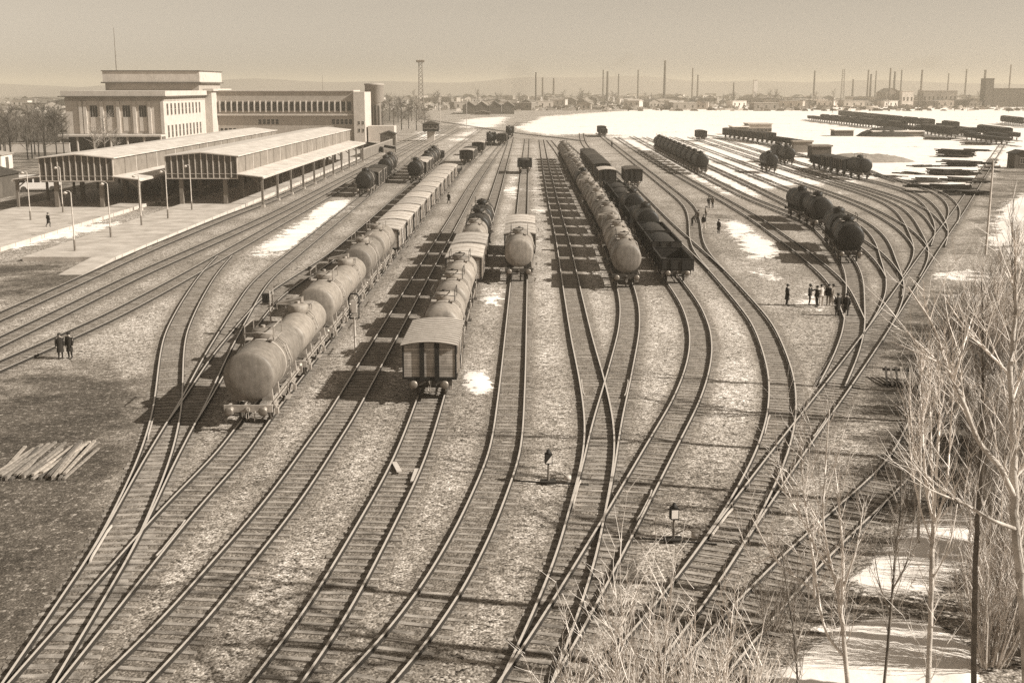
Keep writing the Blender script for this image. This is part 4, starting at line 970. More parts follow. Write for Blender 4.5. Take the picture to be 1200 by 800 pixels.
# ------------------------------------------------------------------ masts, chimneys, far buildings
def lattice_mast(label, loc, h, w0=1.6, w1=.9, head=True):
    t = thing('lattice_mast', label, 'mast', loc); b = MB(); n = int(h/2.2)
    for sx in (-1, 1):
        for sy in (-1, 1): b.bar((sx*w0, sy*w0, 0), (sx*w1, sy*w1, h), .24, .24, M['post'])
    for k in range(n):
        a = k/n; c = (k+1)/n; ra = w0+(w1-w0)*a; rc = w0+(w1-w0)*c
        for (p, q) in (((-1, -1), (1, -1)), ((1, -1), (1, 1)), ((1, 1), (-1, 1)), ((-1, 1), (-1, -1))):
            b.bar((p[0]*ra, p[1]*ra, a*h), (q[0]*rc, q[1]*rc, c*h), .12, .12, M['post']); b.bar((q[0]*ra, q[1]*ra, a*h), (p[0]*rc, p[1]*rc, c*h), .12, .12, M['post'])
    b.build('lattice', t)
    if head:
        c = MB(); c.box(-2.2, 2.2, -2.2, 2.2, h, h+.25, M['post'])
        for s in (-1, 1): c.box(s*2.2-.06, s*2.2+.06, -2.2, 2.2, h+.25, h+1.2, M['post']); c.box(-2.1, 2.1, s*2.2-.06, s*2.2+.06, h+.25, h+1.2, M['post'])
        c.build('platform', t)
        for x in (-1.3, 0, 1.3): c = MB(); c.cyl((x, -2.2, h+1.0), (x, -2.8, h+.8), .5, M['postl'], .6, 12); c.build('floodlight', t)
    return t
lattice_mast('tall lattice floodlight mast with a platform on top, left of the yard', (-51.5, 690, 0), 31)
lattice_mast('tall lattice mast among the factory chimneys, right of the yard', (390, 1440, 0), 38, 1.9, 1.2, False)
CH = [(628,85),(636,91),(649,92),(707,82),(712,84),(725,87),(748,82),(779.5,71),(812,80),(818,88),(860,97),(955,83),(1000,93),(1018,82),(1021,87),(1027,83),(1044,80),(1049,84),(1057,82),(1081,82),(1112,86),(1133,81),(1155,82),(1185,76)]
ch0 = None
for i, (px, ty) in enumerate(CH):
    d = 1350+ (i*137) % 420; top = at(px, ty, d)
    if ch0 is None:
        b = MB(); b.lathe([(1.35, 0), (1.0, 0.96), (1.12, .965), (1.12, 1.0), (0.7, 1.0)], M['stack'], Matrix.Diagonal((1, 1, 1, 1)), 12)
        ch0 = b.build('chimney'); ch0['category'] = 'chimney'; o = ch0
    else: o = ch0.copy(); COL.objects.link(o)
    o.location = (top.x, d, 0); k = 0.8+0.45*((i*7) % 5)/4; o.scale = (k, k, top.z)
    o['label'] = 'thin dark factory chimney on the hazy skyline'; o['group'] = 'chimneys on the skyline'
ch0['label'] = 'thin dark factory chimney on the hazy skyline'
def block(name, label, cat, px0, px1, pyt, d, depth, m, rm=None, gable=0, win=0, group=None):
    a = at(px0, 110, d); c = at(px1, 110, d); zt = at(px0, pyt, d).z; wd = (c.x-a.x)
    t = thing(name, label, cat, ((a.x+c.x)/2, d+depth/2, 0), 0, group); b = MB()
    if gable: b.prism([(-wd/2, 0), (wd/2, 0), (wd/2, zt-gable), (0, zt), (-wd/2, zt-gable)], -depth/2, depth/2, m)
    else: b.box(-wd/2, wd/2, -depth/2, depth/2, 0, zt, m)
    b.build('wall', t); r = MB()
    if gable: r.prism([(-wd/2-.4, zt-gable+.06), (0, zt+.1), (wd/2+.4, zt-gable+.06), (wd/2+.4, zt-gable+.35), (0, zt+.4), (-wd/2-.4, zt-gable+.35)], -depth/2-.4, depth/2+.4, rm or M['houser'])
    else: r.box(-wd/2-.3, wd/2+.3, -depth/2-.3, depth/2+.3, zt, zt+.4, rm or M['plaster'])
    r.build('roof', t)
    for k in range(win):
        x = -wd/2+wd*(k+.5)/win; window(t, x-.7, x+.7, zt*.35, zt*.6, -depth/2, m, 0)
    return t
for i, px in enumerate((542, 557, 572.5, 588)):
    block('engine_shed', ['leftmost of four dark gabled sheds in a row', 'second from left of four dark gabled sheds in a row', 'third from left of four dark gabled sheds in a row', 'rightmost of four dark gabled sheds in a row'][i], 'shed', px, px+14.5, 119.5, 800, 40, M['brick'], M['houser'], 3.0, 0, 'row of gabled sheds')
block('engine_house', 'long dark low building in front of the gabled sheds', 'building', 556, 574, 130.5, 780, 8, M['brick'], M['houser'], 1.0, 3)
block('factory_hall', 'dark gabled factory hall beside the white factory block', 'factory', 1038, 1056, 104, 1150, 30, M['brickm'], M['houser'], 4, 3)
block('factory_block', 'white square factory block among the chimneys', 'factory', 1057.5, 1071, 107, 1140, 18, M['housel'], None, 0, 3)
block('factory_range', 'long pale flat-roofed factory range right of the white block', 'factory', 1082, 1122, 106.5, 1190, 16, M['housem'], None, 0, 8)
block('mill_tower', 'dark square tower at the left end of the long dark mill', 'tower', 1154.5, 1164, 92.5, 1080, 12, M['brick'], M['brick'], 0, 0)
block('mill', 'long dark mill building at the right edge of the skyline', 'factory', 1164.5, 1230, 104, 1080, 22, M['brick'], M['brickm'], 0, 0)
block('grain_tower', 'slim white tower on the hazy skyline right of centre', 'tower', 883, 887.5, 94, 1500, 6, M['white'], None, 0, 0)
t = block('goods_shed', 'pale goods shed with windows standing on the snow behind the dark row', 'shed', 879, 906, 146, 452, 9, M['housem'], M['plaster'], 0, 6)
block('store_shed', 'dark low store with snowy roof joined to the pale goods shed', 'shed', 860.5, 878.5, 149, 452, 8, M['brick'], M['snow'], 0, 2)
block('brick_stack_wall', 'low pale block wall behind the dark row on the snow', 'wall', 933, 955, 166.5, 330, 2.2, M['housem'], M['housem'])
block('brick_store', 'low dark brick store left of the grey earth mound', 'shed', 955.5, 978, 172, 305, 5, M['brick'], M['brickm'])
block('loading_bank', 'low dark loading bank on the snow below the far rows', 'shed', 981, 1003, 153, 440, 6, M['brick'], M['snow'])
block('retaining_wall', 'long pale retaining wall on the snow below the far rows', 'wall', 1026, 1086, 154.5, 436, 2, M['housem'], M['snow'])
def mound(name, label, loc, rx, ry, h, m, seed):
    b = MB(); vs = []; fs = []; n = 26; rg = random.Random(seed)
    for j in range(n+1):
        for i in range(n+1):
            u = i/n*2-1; v = j/n*2-1; q = max(0, 1-(u*u+v*v)); vs.append((u*rx, v*ry, h*(q**.8)*(1+rg.uniform(-.16, .16)) - .1))
    for j in range(n):
        for i in range(n): fs.append((j*(n+1)+i, j*(n+1)+i+1, (j+1)*(n+1)+i+1, (j+1)*(n+1)+i))
    b.add(vs, fs, m, True); o = b.build(name); o.location = loc; tag(o, label, 'mound'); return o
mound('earth_mound', 'pointed dark earth mound beside the low loading bank', (136, 440, 0), 11, 7, 3.2, M['timber'], 1)
mound('earth_mound', 'long low grey earth mound on the snow behind the dark tank', (84, 290, 0), 13, 6, 1.9, M['earth'], 2)
# far town
def house_proto(label, m, rm, w_, l_, h, gable):
    t = thing('house', label, 'house'); b = MB()
    if gable: b.prism([(-w_/2, 0), (w_/2, 0), (w_/2, h), (0, h+gable), (-w_/2, h)], -l_/2, l_/2, m)
    else: b.box(-w_/2, w_/2, -l_/2, l_/2, 0, h, m)
    for k in range(3): x = -w_/2+w_*(k+.5)/3; b.box(x-.6, x+.6, -l_/2-.05, -l_/2, h*.3, h*.7, M['glass'])
    b.build('wall', t); r = MB()
    if gable: r.prism([(-w_/2-.4, h-.1), (0, h+gable+.05), (w_/2+.4, h-.1), (w_/2+.4, h+.2), (0, h+gable+.35), (-w_/2-.4, h+.2)], -l_/2-.4, l_/2+.4, rm)
    else: r.box(-w_/2-.25, w_/2+.25, -l_/2-.25, l_/2+.25, h, h+.4, rm)
    r.build('roof', t); return reg(t)
HP = [(house_proto('flat-roofed pale house in the hazy distant town', M['housel'], M['plaster'], 15, 9, 5.2, 0), 'flat-roofed pale houses in the distant town'),
      (house_proto('flat-roofed grey house in the hazy distant town', M['housem'], M['plasterm'], 20, 10, 5.4, 0), 'flat-roofed grey houses in the distant town'),
      (house_proto('gabled dark house in the hazy distant town', M['housem'], M['houser'], 11, 12, 4.4, 2.4), 'gabled houses in the distant town'),
      (house_proto('long low dark shed in the hazy distant town', M['brickm'], M['houser'], 34, 11, 4.4, 1.8), 'long sheds in the distant town')]
rg = random.Random(21); hused = set()
for i in range(290):
    k = rg.choices(range(4), (4, 3, 3, 2))[0]
    px = rg.uniform(440, 1215) if i % 5 else rg.uniform(-10, 440)
    d = rg.uniform(900, 2300) if px > 640 else rg.uniform(720, 2000)
    if px > 900: d = rg.uniform(1040, 1700)
    if px < 440: d = rg.uniform(560, 1600)
    if 525 < px < 615 and d < 900: continue
    x = (px-600)/1400*d; p, g = HP[k]
    if k not in hused: hused.add(k); p.location = (x, d, 0); p.rotation_euler = (0, 0, rg.uniform(-.5, .5)); p['group'] = g
    else: dup(p, (x, d, 0), rg.uniform(-.5, .5), None, g)
# ------------------------------------------------------------------ bare trees
def grow_twigs(mb, p, dirv, length, r, m, rg, depth, n=3):
    k = 4; pts = [p]; d = dirv.normalized()
    for i in range(k):
        d = (d + Vector((rg.uniform(-.13, .13), rg.uniform(-.13, .13), rg.uniform(-.03, .14)))).normalized()
        pts.append(pts[-1] + d*(length/k))
    mb.tube(pts, [r*(1-0.75*i/k) for i in range(k+1)], m, n, False)
    if depth > 0:
        for i in range(1, k+1):
            for _ in range(rg.choice((1, 1, 2))):
                a = (pts[i]-pts[i-1]).normalized(); side = Vector((rg.uniform(-1, 1), rg.uniform(-1, 1), rg.uniform(-.2, .6))).normalized()
                grow_twigs(mb, pts[i], a*0.8+side*0.7, length*rg.uniform(.35, .6), r*0.55, m, rg, depth-1, n)
def px_tree(name, label, cat, d, stems, seed, trunk_m, twig_m, tw=1.0, tl=1.0, dens=1.0, sub=1):
    """stems: lists of (photo x, photo y, radius m); the first is the trunk and starts at the ground"""
    rg = random.Random(seed); paths = []
    for si, st in enumerate(stems):
        q = []
        for j, (x, y, r) in enumerate(st):
            dd = d + (0 if (si == 0 or j == 0) else (rg.uniform(-.5, .5)*j))
            q.append((at(x, y, dd), r))
        paths.append(q)
    if paths[0][0][0].z > 0: b0 = paths[0][0]; paths[0].insert(0, (Vector((b0[0].x, b0[0].y, -0.2)), b0[1]*1.25))
    else:
        # cut the first segment at the ground
        a, c = paths[0][0], paths[0][1]; f = (a[0].z+0.2)/(a[0].z-c[0].z); paths[0][0] = (a[0].lerp(c[0], f), a[1])
    base = Vector((paths[0][0][0].x, paths[0][0][0].y, 0))
    t = thing(name, label, cat, base)
    for si, q in enumerate(paths):
        fine = []; rr = []; KR = .72
        for i in range(len(q)-1):
            a0, a1, a2, a3 = q[max(i-1, 0)][0], q[i][0], q[i+1][0], q[min(i+2, len(q)-1)][0]
            for s in range(5):
                u = s/5; pt = .5*((2*a1)+(a2-a0)*u+(2*a0-5*a1+4*a2-a3)*u*u+(3*a1-a0-3*a2+a3)*u**3); jit = min(.03, q[i][1]*.12)
                fine.append(pt - base + Vector((rg.uniform(-jit, jit), rg.uniform(-jit, jit), 0))); rr.append(KR*(q[i][1]*(1-u)+q[i+1][1]*u))
        fine.append(q[-1][0]-base); rr.append(max(q[-1][1]*.6, .009))
        if si == 0: tb = MB(); tb.tube(fine, rr, trunk_m, 9); tb.build('trunk', t); cb = MB()
        else: cb.tube(fine, rr, twig_m if rr[0] < .05 else trunk_m, 6)
        Ln = sum((fine[i+1]-fine[i]).length for i in range(len(fine)-1))
        for k in range(int(Ln*2.5*dens)):
            u = rg.uniform(0.35 if si == 0 else 0.12, 1.0); i = min(int(u*(len(fine)-1)), len(fine)-2)
            a = (fine[i+1]-fine[i]).normalized(); side = Vector((rg.uniform(-1, 1), rg.uniform(-1, 1), rg.uniform(-.1, .7)))
            grow_twigs(cb, fine[i], a*1.0+side*.6+Vector((0, 0, .35)), rg.uniform(.8, 2.6)*tl*(1.15-.4*u), min(.0145*tw, rr[i]*.55), twig_m, rg, sub)
    cb.build('crown', t)
    return t
B, BD, TW, TM, TD = M['bark'], M['barkd'], M['twig'], M['twigm'], M['twigd']
px_tree('bare_tree', 'tall bare tree at the right edge with a strong limb leaning left', 'tree', 26.5,
  [[(1208,900,.17),(1203,780,.165),(1197,690,.155),(1189,600,.14),(1188,520,.10),(1184,440,.085),(1190,360,.06),(1189,270,.025)],
   [(1190,585,.10),(1172,548,.085),(1148,518,.08),(1128,470,.07),(1113,436,.055),(1095,385,.04),(1064,336,.018)],
   [(1192,620,.08),(1160,608,.06),(1130,590,.05),(1098,577,.03),(1060,560,.012)],
   [(1184,440,.05),(1170,425,.04),(1150,405,.035),(1128,380,.025),(1105,345,.01)],
   [(1186,470,.05),(1200,430,.04),(1215,380,.03),(1222,330,.012)],
   [(1113,436,.04),(1100,425,.03),(1080,415,.025),(1045,400,.01)],
   [(1128,470,.045),(1118,450,.04),(1128,410,.03),(1140,370,.012)],
   [(1189,560,.06),(1204,540,.05),(1222,500,.03)]], 3, B, TW, 1.0, 0.8, 1.0, 1)
px_tree('bare_tree', 'dark straight bare tree standing on the snow left of the leaning-limb tree', 'tree', 31,
  [[(1141,850,.115),(1142,720,.105),(1144,640,.10),(1148,560,.085),(1151,480,.06),(1152,400,.04),(1150,330,.015)],
   [(1148,560,.06),(1160,520,.05),(1170,470,.03),(1172,420,.012)], [(1149,520,.05),(1136,480,.04),(1128,440,.02)]], 5, BD, TM, 1.0, .8, .8, 1)
px_tree('bare_tree', 'slim pale bare tree forking into many upright branches', 'tree', 29,
  [[(1086,850,.10),(1090,740,.095),(1092,660,.09),(1094,608,.08)],
   [(1094,612,.05),(1086,575,.045),(1082,520,.035),(1078,450,.012)], [(1094,612,.055),(1097,560,.05),(1101,490,.035),(1099,400,.012)],
   [(1094,615,.045),(1108,575,.04),(1113,520,.03),(1118,440,.01)], [(1093,640,.035),(1077,590,.03),(1068,540,.02),(1064,480,.01)],
   [(1094,608,.04),(1092,540,.03),(1090,470,.02),(1088,420,.01)], [(1092,680,.03),(1112,640,.025),(1122,590,.012)]], 7, B, TW, 1.0, .75, 1.0, 1)
px_tree('bare_tree', 'bare tree with two pale stems fanning out over the crossing tracks', 'tree', 27,
  [[(996,860,.085),(990,760,.08),(985,715,.075),(976,670,.06),(958,648,.05),(950,622,.045)],
   [(986,720,.06),(988,660,.05),(984,600,.04),(978,545,.015)], [(958,648,.045),(938,605,.035),(915,570,.028),(895,545,.01)],
   [(955,700,.05),(952,650,.045),(945,600,.035),(940,545,.03),(938,490,.01)], [(976,670,.04),(965,610,.035),(968,540,.025),(972,480,.01)],
   [(953,690,.04),(925,670,.035),(905,650,.03),(880,605,.012)], [(905,650,.025),(880,655,.02),(858,590,.01)],
   [(990,770,.05),(968,740,.045),(958,690,.04),(954,655,.035)], [(988,690,.04),(1004,640,.03),(1012,590,.012)]], 11, B, TW, .95, .8, 1.15, 1)
px_tree('bare_tree', 'thin dark crooked sapling on the snow bank', 'tree', 30,
  [[(1030,860,.06),(1040,760,.055),(1046,690,.05),(1050,640,.04),(1056,590,.03),(1054,520,.012)], [(1046,690,.035),(1062,660,.03),(1072,610,.012)], [(1044,720,.03),(1030,680,.025),(1024,640,.01)]], 13, BD, TM, .9, .7, 1.2, 1)
px_tree('bare_tree', 'small bare sapling left of the two-stemmed tree', 'tree', 26,
  [[(934,860,.04),(934,790,.035),(930,740,.03),(922,690,.02),(916,640,.01)], [(934,790,.025),(910,760,.02),(888,745,.01)], [(932,760,.025),(945,720,.02),(948,680,.01)]], 17, BD, TM, .8, .7, 1.6, 1)
px_tree('bare_tree', 'pale upright bare tree rising from the brush at mid right', 'tree', 44,
  [[(1076,640,.09),(1078,560,.08),(1080,480,.06),(1079,420,.03)], [(1078,560,.05),(1068,500,.04),(1066,430,.015)], [(1080,500,.04),(1090,450,.03),(1094,400,.012)]], 19, B, TW, 1.2, .9, 1.6, 1)
px_tree('bare_tree', 'dark bare tree far out at the right edge beyond the picture brush', 'tree', 60,
  [[(1186,520,.12),(1188,440,.11),(1190,380,.09),(1186,300,.04),(1188,230,.015)], [(1189,400,.06),(1170,360,.05),(1160,310,.015)], [(1188,360,.05),(1204,320,.04),(1212,270,.015)]], 23, BD, TM, 1.4, 1.1, 1.2, 1)
def plain_tree(label, h, r, seed):
    t = thing('bare_tree', label, 'tree'); rg = random.Random(seed); tb = MB(); c = MB()
    tb.tube([(0, 0, -.3), (.1, .05, h*.2), (-.12, .1, h*.4), (.1, 0, h*.66), (0, 0, h*.97)], [r, r*.92, r*.84, r*.62, .04], B, 9); tb.build('trunk', t)
    for i in range(4):
        z = h*rg.uniform(.6, .93); a = rg.uniform(0, 6.28); d = Vector((math.cos(a), math.sin(a), rg.uniform(.6, 1.4)))
        grow_twigs(c, Vector((0, 0, z)), d, h*rg.uniform(.12, .24)*(1.15-z/h*.5), r*.36, TW, rg, 1, 4)
    c.build('crown', t); return reg(t)
PT = plain_tree('pale bare tree beyond the right edge whose shadow falls over the tracks', 21, .30, 41)
for i, (x, d) in enumerate([(17.5, 27), (19, 30.5), (21.5, 29), (20, 34), (24, 36), (27, 40), (29, 46), (33, 52), (26.5, 33.5), (31, 43), (37, 58), (41, 64)]):
    if i == 0: PT.location = (x, d, 0); PT['group'] = 'trees beyond the right edge'
    else: dup(PT, (x, d, 0), i*1.3, None, None, (1, 1, .85+.1*(i % 4)))
# shrubs in the foreground and the thicket on the right
def shrub(label, nst, h, spread, tm, seed, r=.016, sub=1):
    t = thing('bare_shrub', label, 'shrub'); rg = random.Random(seed); b = MB()
    for i in range(nst):
        a = rg.uniform(0, 6.28); lean = rg.uniform(.03, spread); d = Vector((math.cos(a)*lean, math.sin(a)*lean, 1))
        p = Vector((math.cos(a)*rg.uniform(0, .5), math.sin(a)*rg.uniform(0, .5), -.1)); L = h*rg.uniform(.6, 1.05)
        k = 6; pts = [p]; dd = d.normalized()
        for j in range(k):
            dd = (dd+Vector((rg.uniform(-.12, .12), rg.uniform(-.12, .12), .06))).normalized(); pts.append(pts[-1]+dd*L/k)
        b.tube(pts, [r*(1-.7*j/k) for j in range(k+1)], tm, 4, False)
        for j in range(2, k+1):
            for _ in range(rg.choice((0, 1, 1, 2))):
                s = Vector((rg.uniform(-1, 1), rg.uniform(-1, 1), rg.uniform(.2, 1))).normalized()
                grow_twigs(b, pts[j], dd*.8+s*.6, L*rg.uniform(.12, .3), r*.5, tm, rg, sub)
    b.build('stems', t)
    return reg(t)
S1 = shrub('', 26, 6.6, .30, TW, 1, .034, 1); S2 = shrub('', 22, 6.0, .40, TW, 2, .032, 1)
S3 = shrub('', 34, 3.4, .6, TM, 3, .026); S4 = shrub('', 40, 2.8, .75, TM, 4, .024, 1); S5 = shrub('', 26, 4.6, .4, TW, 5, .03)
front = [(S1, 752, 25.5, 1.0, 'tallest pale shrub at the bottom edge, in front of the merging tracks'), (S2, 690, 25.0, .9, 'pale bare shrub at the bottom edge, left of the tallest shrub'),
         (S1, 820, 25.5, .9, 'pale bare shrub at the bottom edge, right of the tallest shrub'), (S2, 862, 26.5, .8, 'small pale shrub at the bottom edge between the tallest shrub and the sapling'),
         (S2, 645, 24.0, .72, 'low pale shrub at the bottom edge, leftmost of the foreground shrubs'), (S2, 725, 23.5, .8, 'pale shrub nearest the camera under the tallest shrub')]
su = set()
def plant(p, loc, rz, sc, label, group=None):
    if p.name not in su:
        su.add(p.name); p.location = loc; p.rotation_euler = (0, 0, rz); p.scale = (sc,)*3; p['label'] = label
        if group: p['group'] = group
    else:
        r = dup(p, loc, rz, label, group, (sc,)*3)
        if not group and 'group' in r: del r['group']
rg = random.Random(5)
for p, px, d, sc, l_ in front: plant(p, ((px-600)/1400*(d*CP+H*SP), d, 0), rg.uniform(0, 6), sc, l_)
lx = TR['ladder']
for i in range(150):
    d = rg.choice([rg.uniform(60, 80), rg.uniform(60, 95), rg.uniform(60, 95), rg.uniform(70, 150)])
    x = float(np.interp(d, lx.d, lx.x)) + rg.uniform(4.5, 26)*(0.75+d/160)
    if d < 62: x += 3.0
    if x/(d*CP+H*SP) > .46: continue
    k = rg.choice([S3, S4, S3, S4, S5]); plant(k, (x, d, 0), rg.uniform(0, 6), rg.uniform(.75, 1.25)*(1 if d < 80 else 1.15), 'grey bare shrub in the thicket on the right bank', 'shrubs in the right thicket')
for i in range(40):
    px = rg.uniform(1140, 1225); d = rg.uniform(33, 62)
    if 1000 < px < 1150 and d < 46 and rg.random() < .7: continue
    plant(rg.choice([S3, S4, S3, S5]), ((px-600)/1400*(d*CP+H*SP), d, .3), rg.uniform(0, 6), rg.uniform(.6, 1.2), 'grey bare shrub in the thicket on the right bank', 'shrubs in the right thicket')
for i, (px, py) in enumerate([(1068,600),(1128,600),(1165,690),(905,745),(1180,560)]):
    g = gp(px, py); plant(S4 if i % 2 else S3, (g.x, g.y, .3), rg.uniform(0, 6), rg.uniform(.5, .8), 'small grey bush among the foreground trees on the snow bank', 'bushes on the snow bank')
# trees of the left grove and the town
def wild_tree(label, h, tm, trm, seed, nb, cat='tree'):
    t = thing('bare_tree', label, cat); rg = random.Random(seed); tb = MB()
    tb.tube([(0, 0, -.2), (.1, .1, h*.3), (-.1, .1, h*.6), (0, 0, h*.95)], [h*.018, h*.014, h*.009, .02], trm, 6); tb.build('trunk', t); c = MB()
    for i in range(nb):
        z = h*rg.uniform(.22, .92); a = rg.uniform(0, 6.28); up = rg.uniform(.35, 1.2)
        grow_twigs(c, Vector((0, 0, z)), Vector((math.cos(a), math.sin(a), up)), h*rg.uniform(.16, .36)*(1.2-z/h*.6), h*.006, tm, rg, 2)
    c.build('crown', t); return reg(t)
W1 = wild_tree('', 12, TD, M['timber'], 31, 26); W2 = wild_tree('', 14, TD, M['timber'], 32, 24); W3 = wild_tree('', 9, TM, M['barkd'], 33, 24)
for i in range(64):
    d = rg.uniform(290, 430); px = rg.uniform(-30, 82) if i % 4 else rg.uniform(-25, 60)
    plant(rg.choice([W1, W2]), ((px-600)/1400*d, d, 0), rg.uniform(0, 6), rg.uniform(.6, .92), 'dark bare tree in the grove left of the station hall', 'trees of the left grove')
for px, d, sc, l_ in ((128, 310, 1.25, 'pale bare tree standing before the tall hall windows'), (118, 305, .9, 'thin bare tree before the left part of the hall'), (141, 318, .8, 'small bare tree before the hall porch')):
    plant(W3, ((px-600)/1400*d, d, 0), rg.uniform(0, 6), sc, l_)
for i in range(95):
    px = rg.uniform(430, 1210); d = rg.uniform(820, 1500)
    if i < 16: px = rg.uniform(432, 500); d = rg.uniform(470, 640)
    elif i < 40: px = rg.choice([rg.uniform(655, 760), rg.uniform(840, 905)]); d = rg.uniform(1050, 1350)
    if 525 < px < 615 and d < 900: continue
    plant(rg.choice([W1, W2]), ((px-600)/1400*d, d, 0), rg.uniform(0, 6), rg.uniform(.6, 1.1), 'dark bare tree in the hazy distance beyond the yard', 'trees in the distance')
def scrub():
    b = MB(); rg_ = random.Random(77)
    for i in range(7000):
        px = rg_.uniform(380, 1230); d = 900*math.exp(rg_.uniform(0, 1.0)); x = (px-600)/1400*d; h = rg_.uniform(.6, 2.6); wd = rg_.uniform(1.2, 4.5)
        if rg_.random() < .35: px = rg_.uniform(-40, 440); d = 480*math.exp(rg_.uniform(0, 1.3)); x = (px-600)/1400*d
        a = rg_.uniform(0, 3.14); c, s = math.cos(a)*wd, math.sin(a)*wd
        b.add([(x-c, d-s, 0), (x+c, d+s, 0), (x+c*.4, d+s*.4, h), (x-c*.6, d-s*.6, h*.8)], [(0, 1, 2, 3)], TD if rg_.random() < .6 else TM)
    o = b.build('distant_scrub'); tag(o, 'dark scrub spread over the distant plain', 'scrub', kind='stuff')
scrub()
# ------------------------------------------------------------------ people
def person(label, pose='stand', coat='cloth', trousers='cloth', long_coat=True, hat=True):
    t_ = bpy.data.meshes.new('person'); J = {}
    lean = .0; st = .0
    if pose == 'walk': st = .28
    if pose == 'bend': lean = .75
    hip = Vector((0, 0, .92)); 
    def up(h): return hip + Vector((0, -math.sin(lean)*h, math.cos(lean)*h))
    V = [('pel', hip, .145), ('waist', up(.2), .14), ('chest', up(.42), .165), ('neck', up(.57), .065), ('head', up(.66) + Vector((0, -.01, 0)), .095), ('crown', up(.79), .085), ('nose', up(.70)+Vector((0, -.115, -.01)), .022),
         ('hipL', hip+Vector((-.1, 0, -.05)), .10), ('kneeL', Vector((-.11, -st*.6-.02, .49)), .07), ('ankL', Vector((-.11, -st*.5+.05, .09)), .05), ('toeL', Vector((-.13, -st*.5-.13, .04)), .045),
         ('hipR', hip+Vector((.1, 0, -.05)), .10), ('kneeR', Vector((.11, st*.2-.02, .49)), .07), ('ankR', Vector((.11, st+.05, .09)), .05), ('toeR', Vector((.13, st-.13, .04)), .045),
         ('shL', up(.5)+Vector((-.19, 0, 0)), .07), ('elL', up(.22)+Vector((-.25, .03, 0)), .05), ('wrL', up(-.02)+Vector((-.24, -.08, 0)), .036), ('haL', up(-.11)+Vector((-.235, -.11, 0)), .04),
         ('shR', up(.5)+Vector((.19, 0, 0)), .07), ('elR', up(.22)+Vector((.25, .03, 0)), .05), ('wrR', up(-.02)+Vector((.24, -.08, 0)), .036), ('haR', up(-.11)+Vector((.235, -.11, 0)), .04)]
    if pose in ('bend',):
        for k in ('L', 'R'):
            s = -1 if k == 'L' else 1
            V = [(n_, (Vector((s*.2, -.62, .75)) if n_ == 'el'+k else Vector((s*.15, -.7, .55)) if n_ == 'wr'+k else Vector((s*.15, -.72, .46)) if n_ == 'ha'+k else p), r) for n_, p, r in V]
    if pose == 'arm':
        V = [(n_, (Vector((.3, -.15, 1.2)) if n_ == 'elR' else Vector((.26, -.38, 1.3)) if n_ == 'wrR' else Vector((.25, -.46, 1.32)) if n_ == 'haR' else p), r) for n_, p, r in V]
    E = [('pel','waist'),('waist','chest'),('chest','neck'),('neck','head'),('head','crown'),('head','nose'),('pel','hipL'),('hipL','kneeL'),('kneeL','ankL'),('ankL','toeL'),('pel','hipR'),('hipR','kneeR'),('kneeR','ankR'),('ankR','toeR'),
         ('chest','shL'),('shL','elL'),('elL','wrL'),('wrL','haL'),('chest','shR'),('shR','elR'),('elR','wrR'),('wrR','haR')]
    ix = {v[0]: i for i, v in enumerate(V)}; P = {v[0]: v[1] for v in V}
    t_.from_pydata([tuple(v[1]) for v in V], [(ix[a], ix[b_]) for a, b_ in E], [])
    o = bpy.data.objects.new('person', t_); COL.objects.link(o)
    md = o.modifiers.new('skin', 'SKIN'); md.use_smooth_shade = True
    for i, v in enumerate(V): t_.skin_vertices[0].data[i].radius = (v[2], v[2])
    t_.skin_vertices[0].data[0].use_root = True
    o.modifiers.new('sub', 'SUBSURF').levels = 1
    dg = bpy.context.evaluated_depsgraph_get(); me = bpy.data.meshes.new_from_object(o.evaluated_get(dg)); o.modifiers.clear(); o.data = me; bpy.data.meshes.remove(t_)
    me.materials.clear()
    for m_ in (M['skin'], M[trousers]): me.materials.append(m_)
    for p in me.polygons: p.material_index = 1 if (p.center.z < hip.z+.05) and abs(p.center.x) < .2 else 0
    c = MB(); rings = []
    hem = -.42 if long_coat else -.08
    for h, rx, ry in ((hem, .24, .19), (hem*.5, .215, .17), (.05, .19, .15), (.2, .185, .15), (.42, .23, .165), (.52, .19, .13), (.58, .09, .09)):
        ctr = up(h) if h > 0 else hip+Vector((0, 0, h)); rings.append([ctr + Vector((rx*math.cos(q*math.pi/6), ry*math.sin(q*math.pi/6), 0)) for q in range(12)])
    vs = [p for r in rings for p in r]; fs = [(k*12+i, k*12+(i+1) % 12, (k+1)*12+(i+1) % 12, (k+1)*12+i) for k in range(len(rings)-1) for i in range(12)]
    c.add(vs, fs, M[coat], True)
    for k in ('L', 'R'): c.tube([P['sh'+k]+Vector((0, 0, .03)), P['el'+k], P['wr'+k]], [.095, .075, .055], M[coat], 8)
    c.build('coat', o)
    h = MB(); hd = P['head'].lerp(P['crown'], .55)
    if hat: h.lathe([(.02, .15), (.09, .14), (.115, .08), (.12, .03), (.125, .0)], M['hair'], Matrix.Translation(hd)); h.box(-.08, .08, -.2, -.1, 0, .02, M['hair'], Matrix.Translation(hd))
    else: h.lathe([(.02, .13), (.09, .11), (.118, .05), (.115, -.03), (.10, -.06)], M['hair'], Matrix.Translation(hd+Vector((0, .015, 0))))
    h.build('cap' if hat else 'hair', o)
    tag(o, label, 'person')
    return o
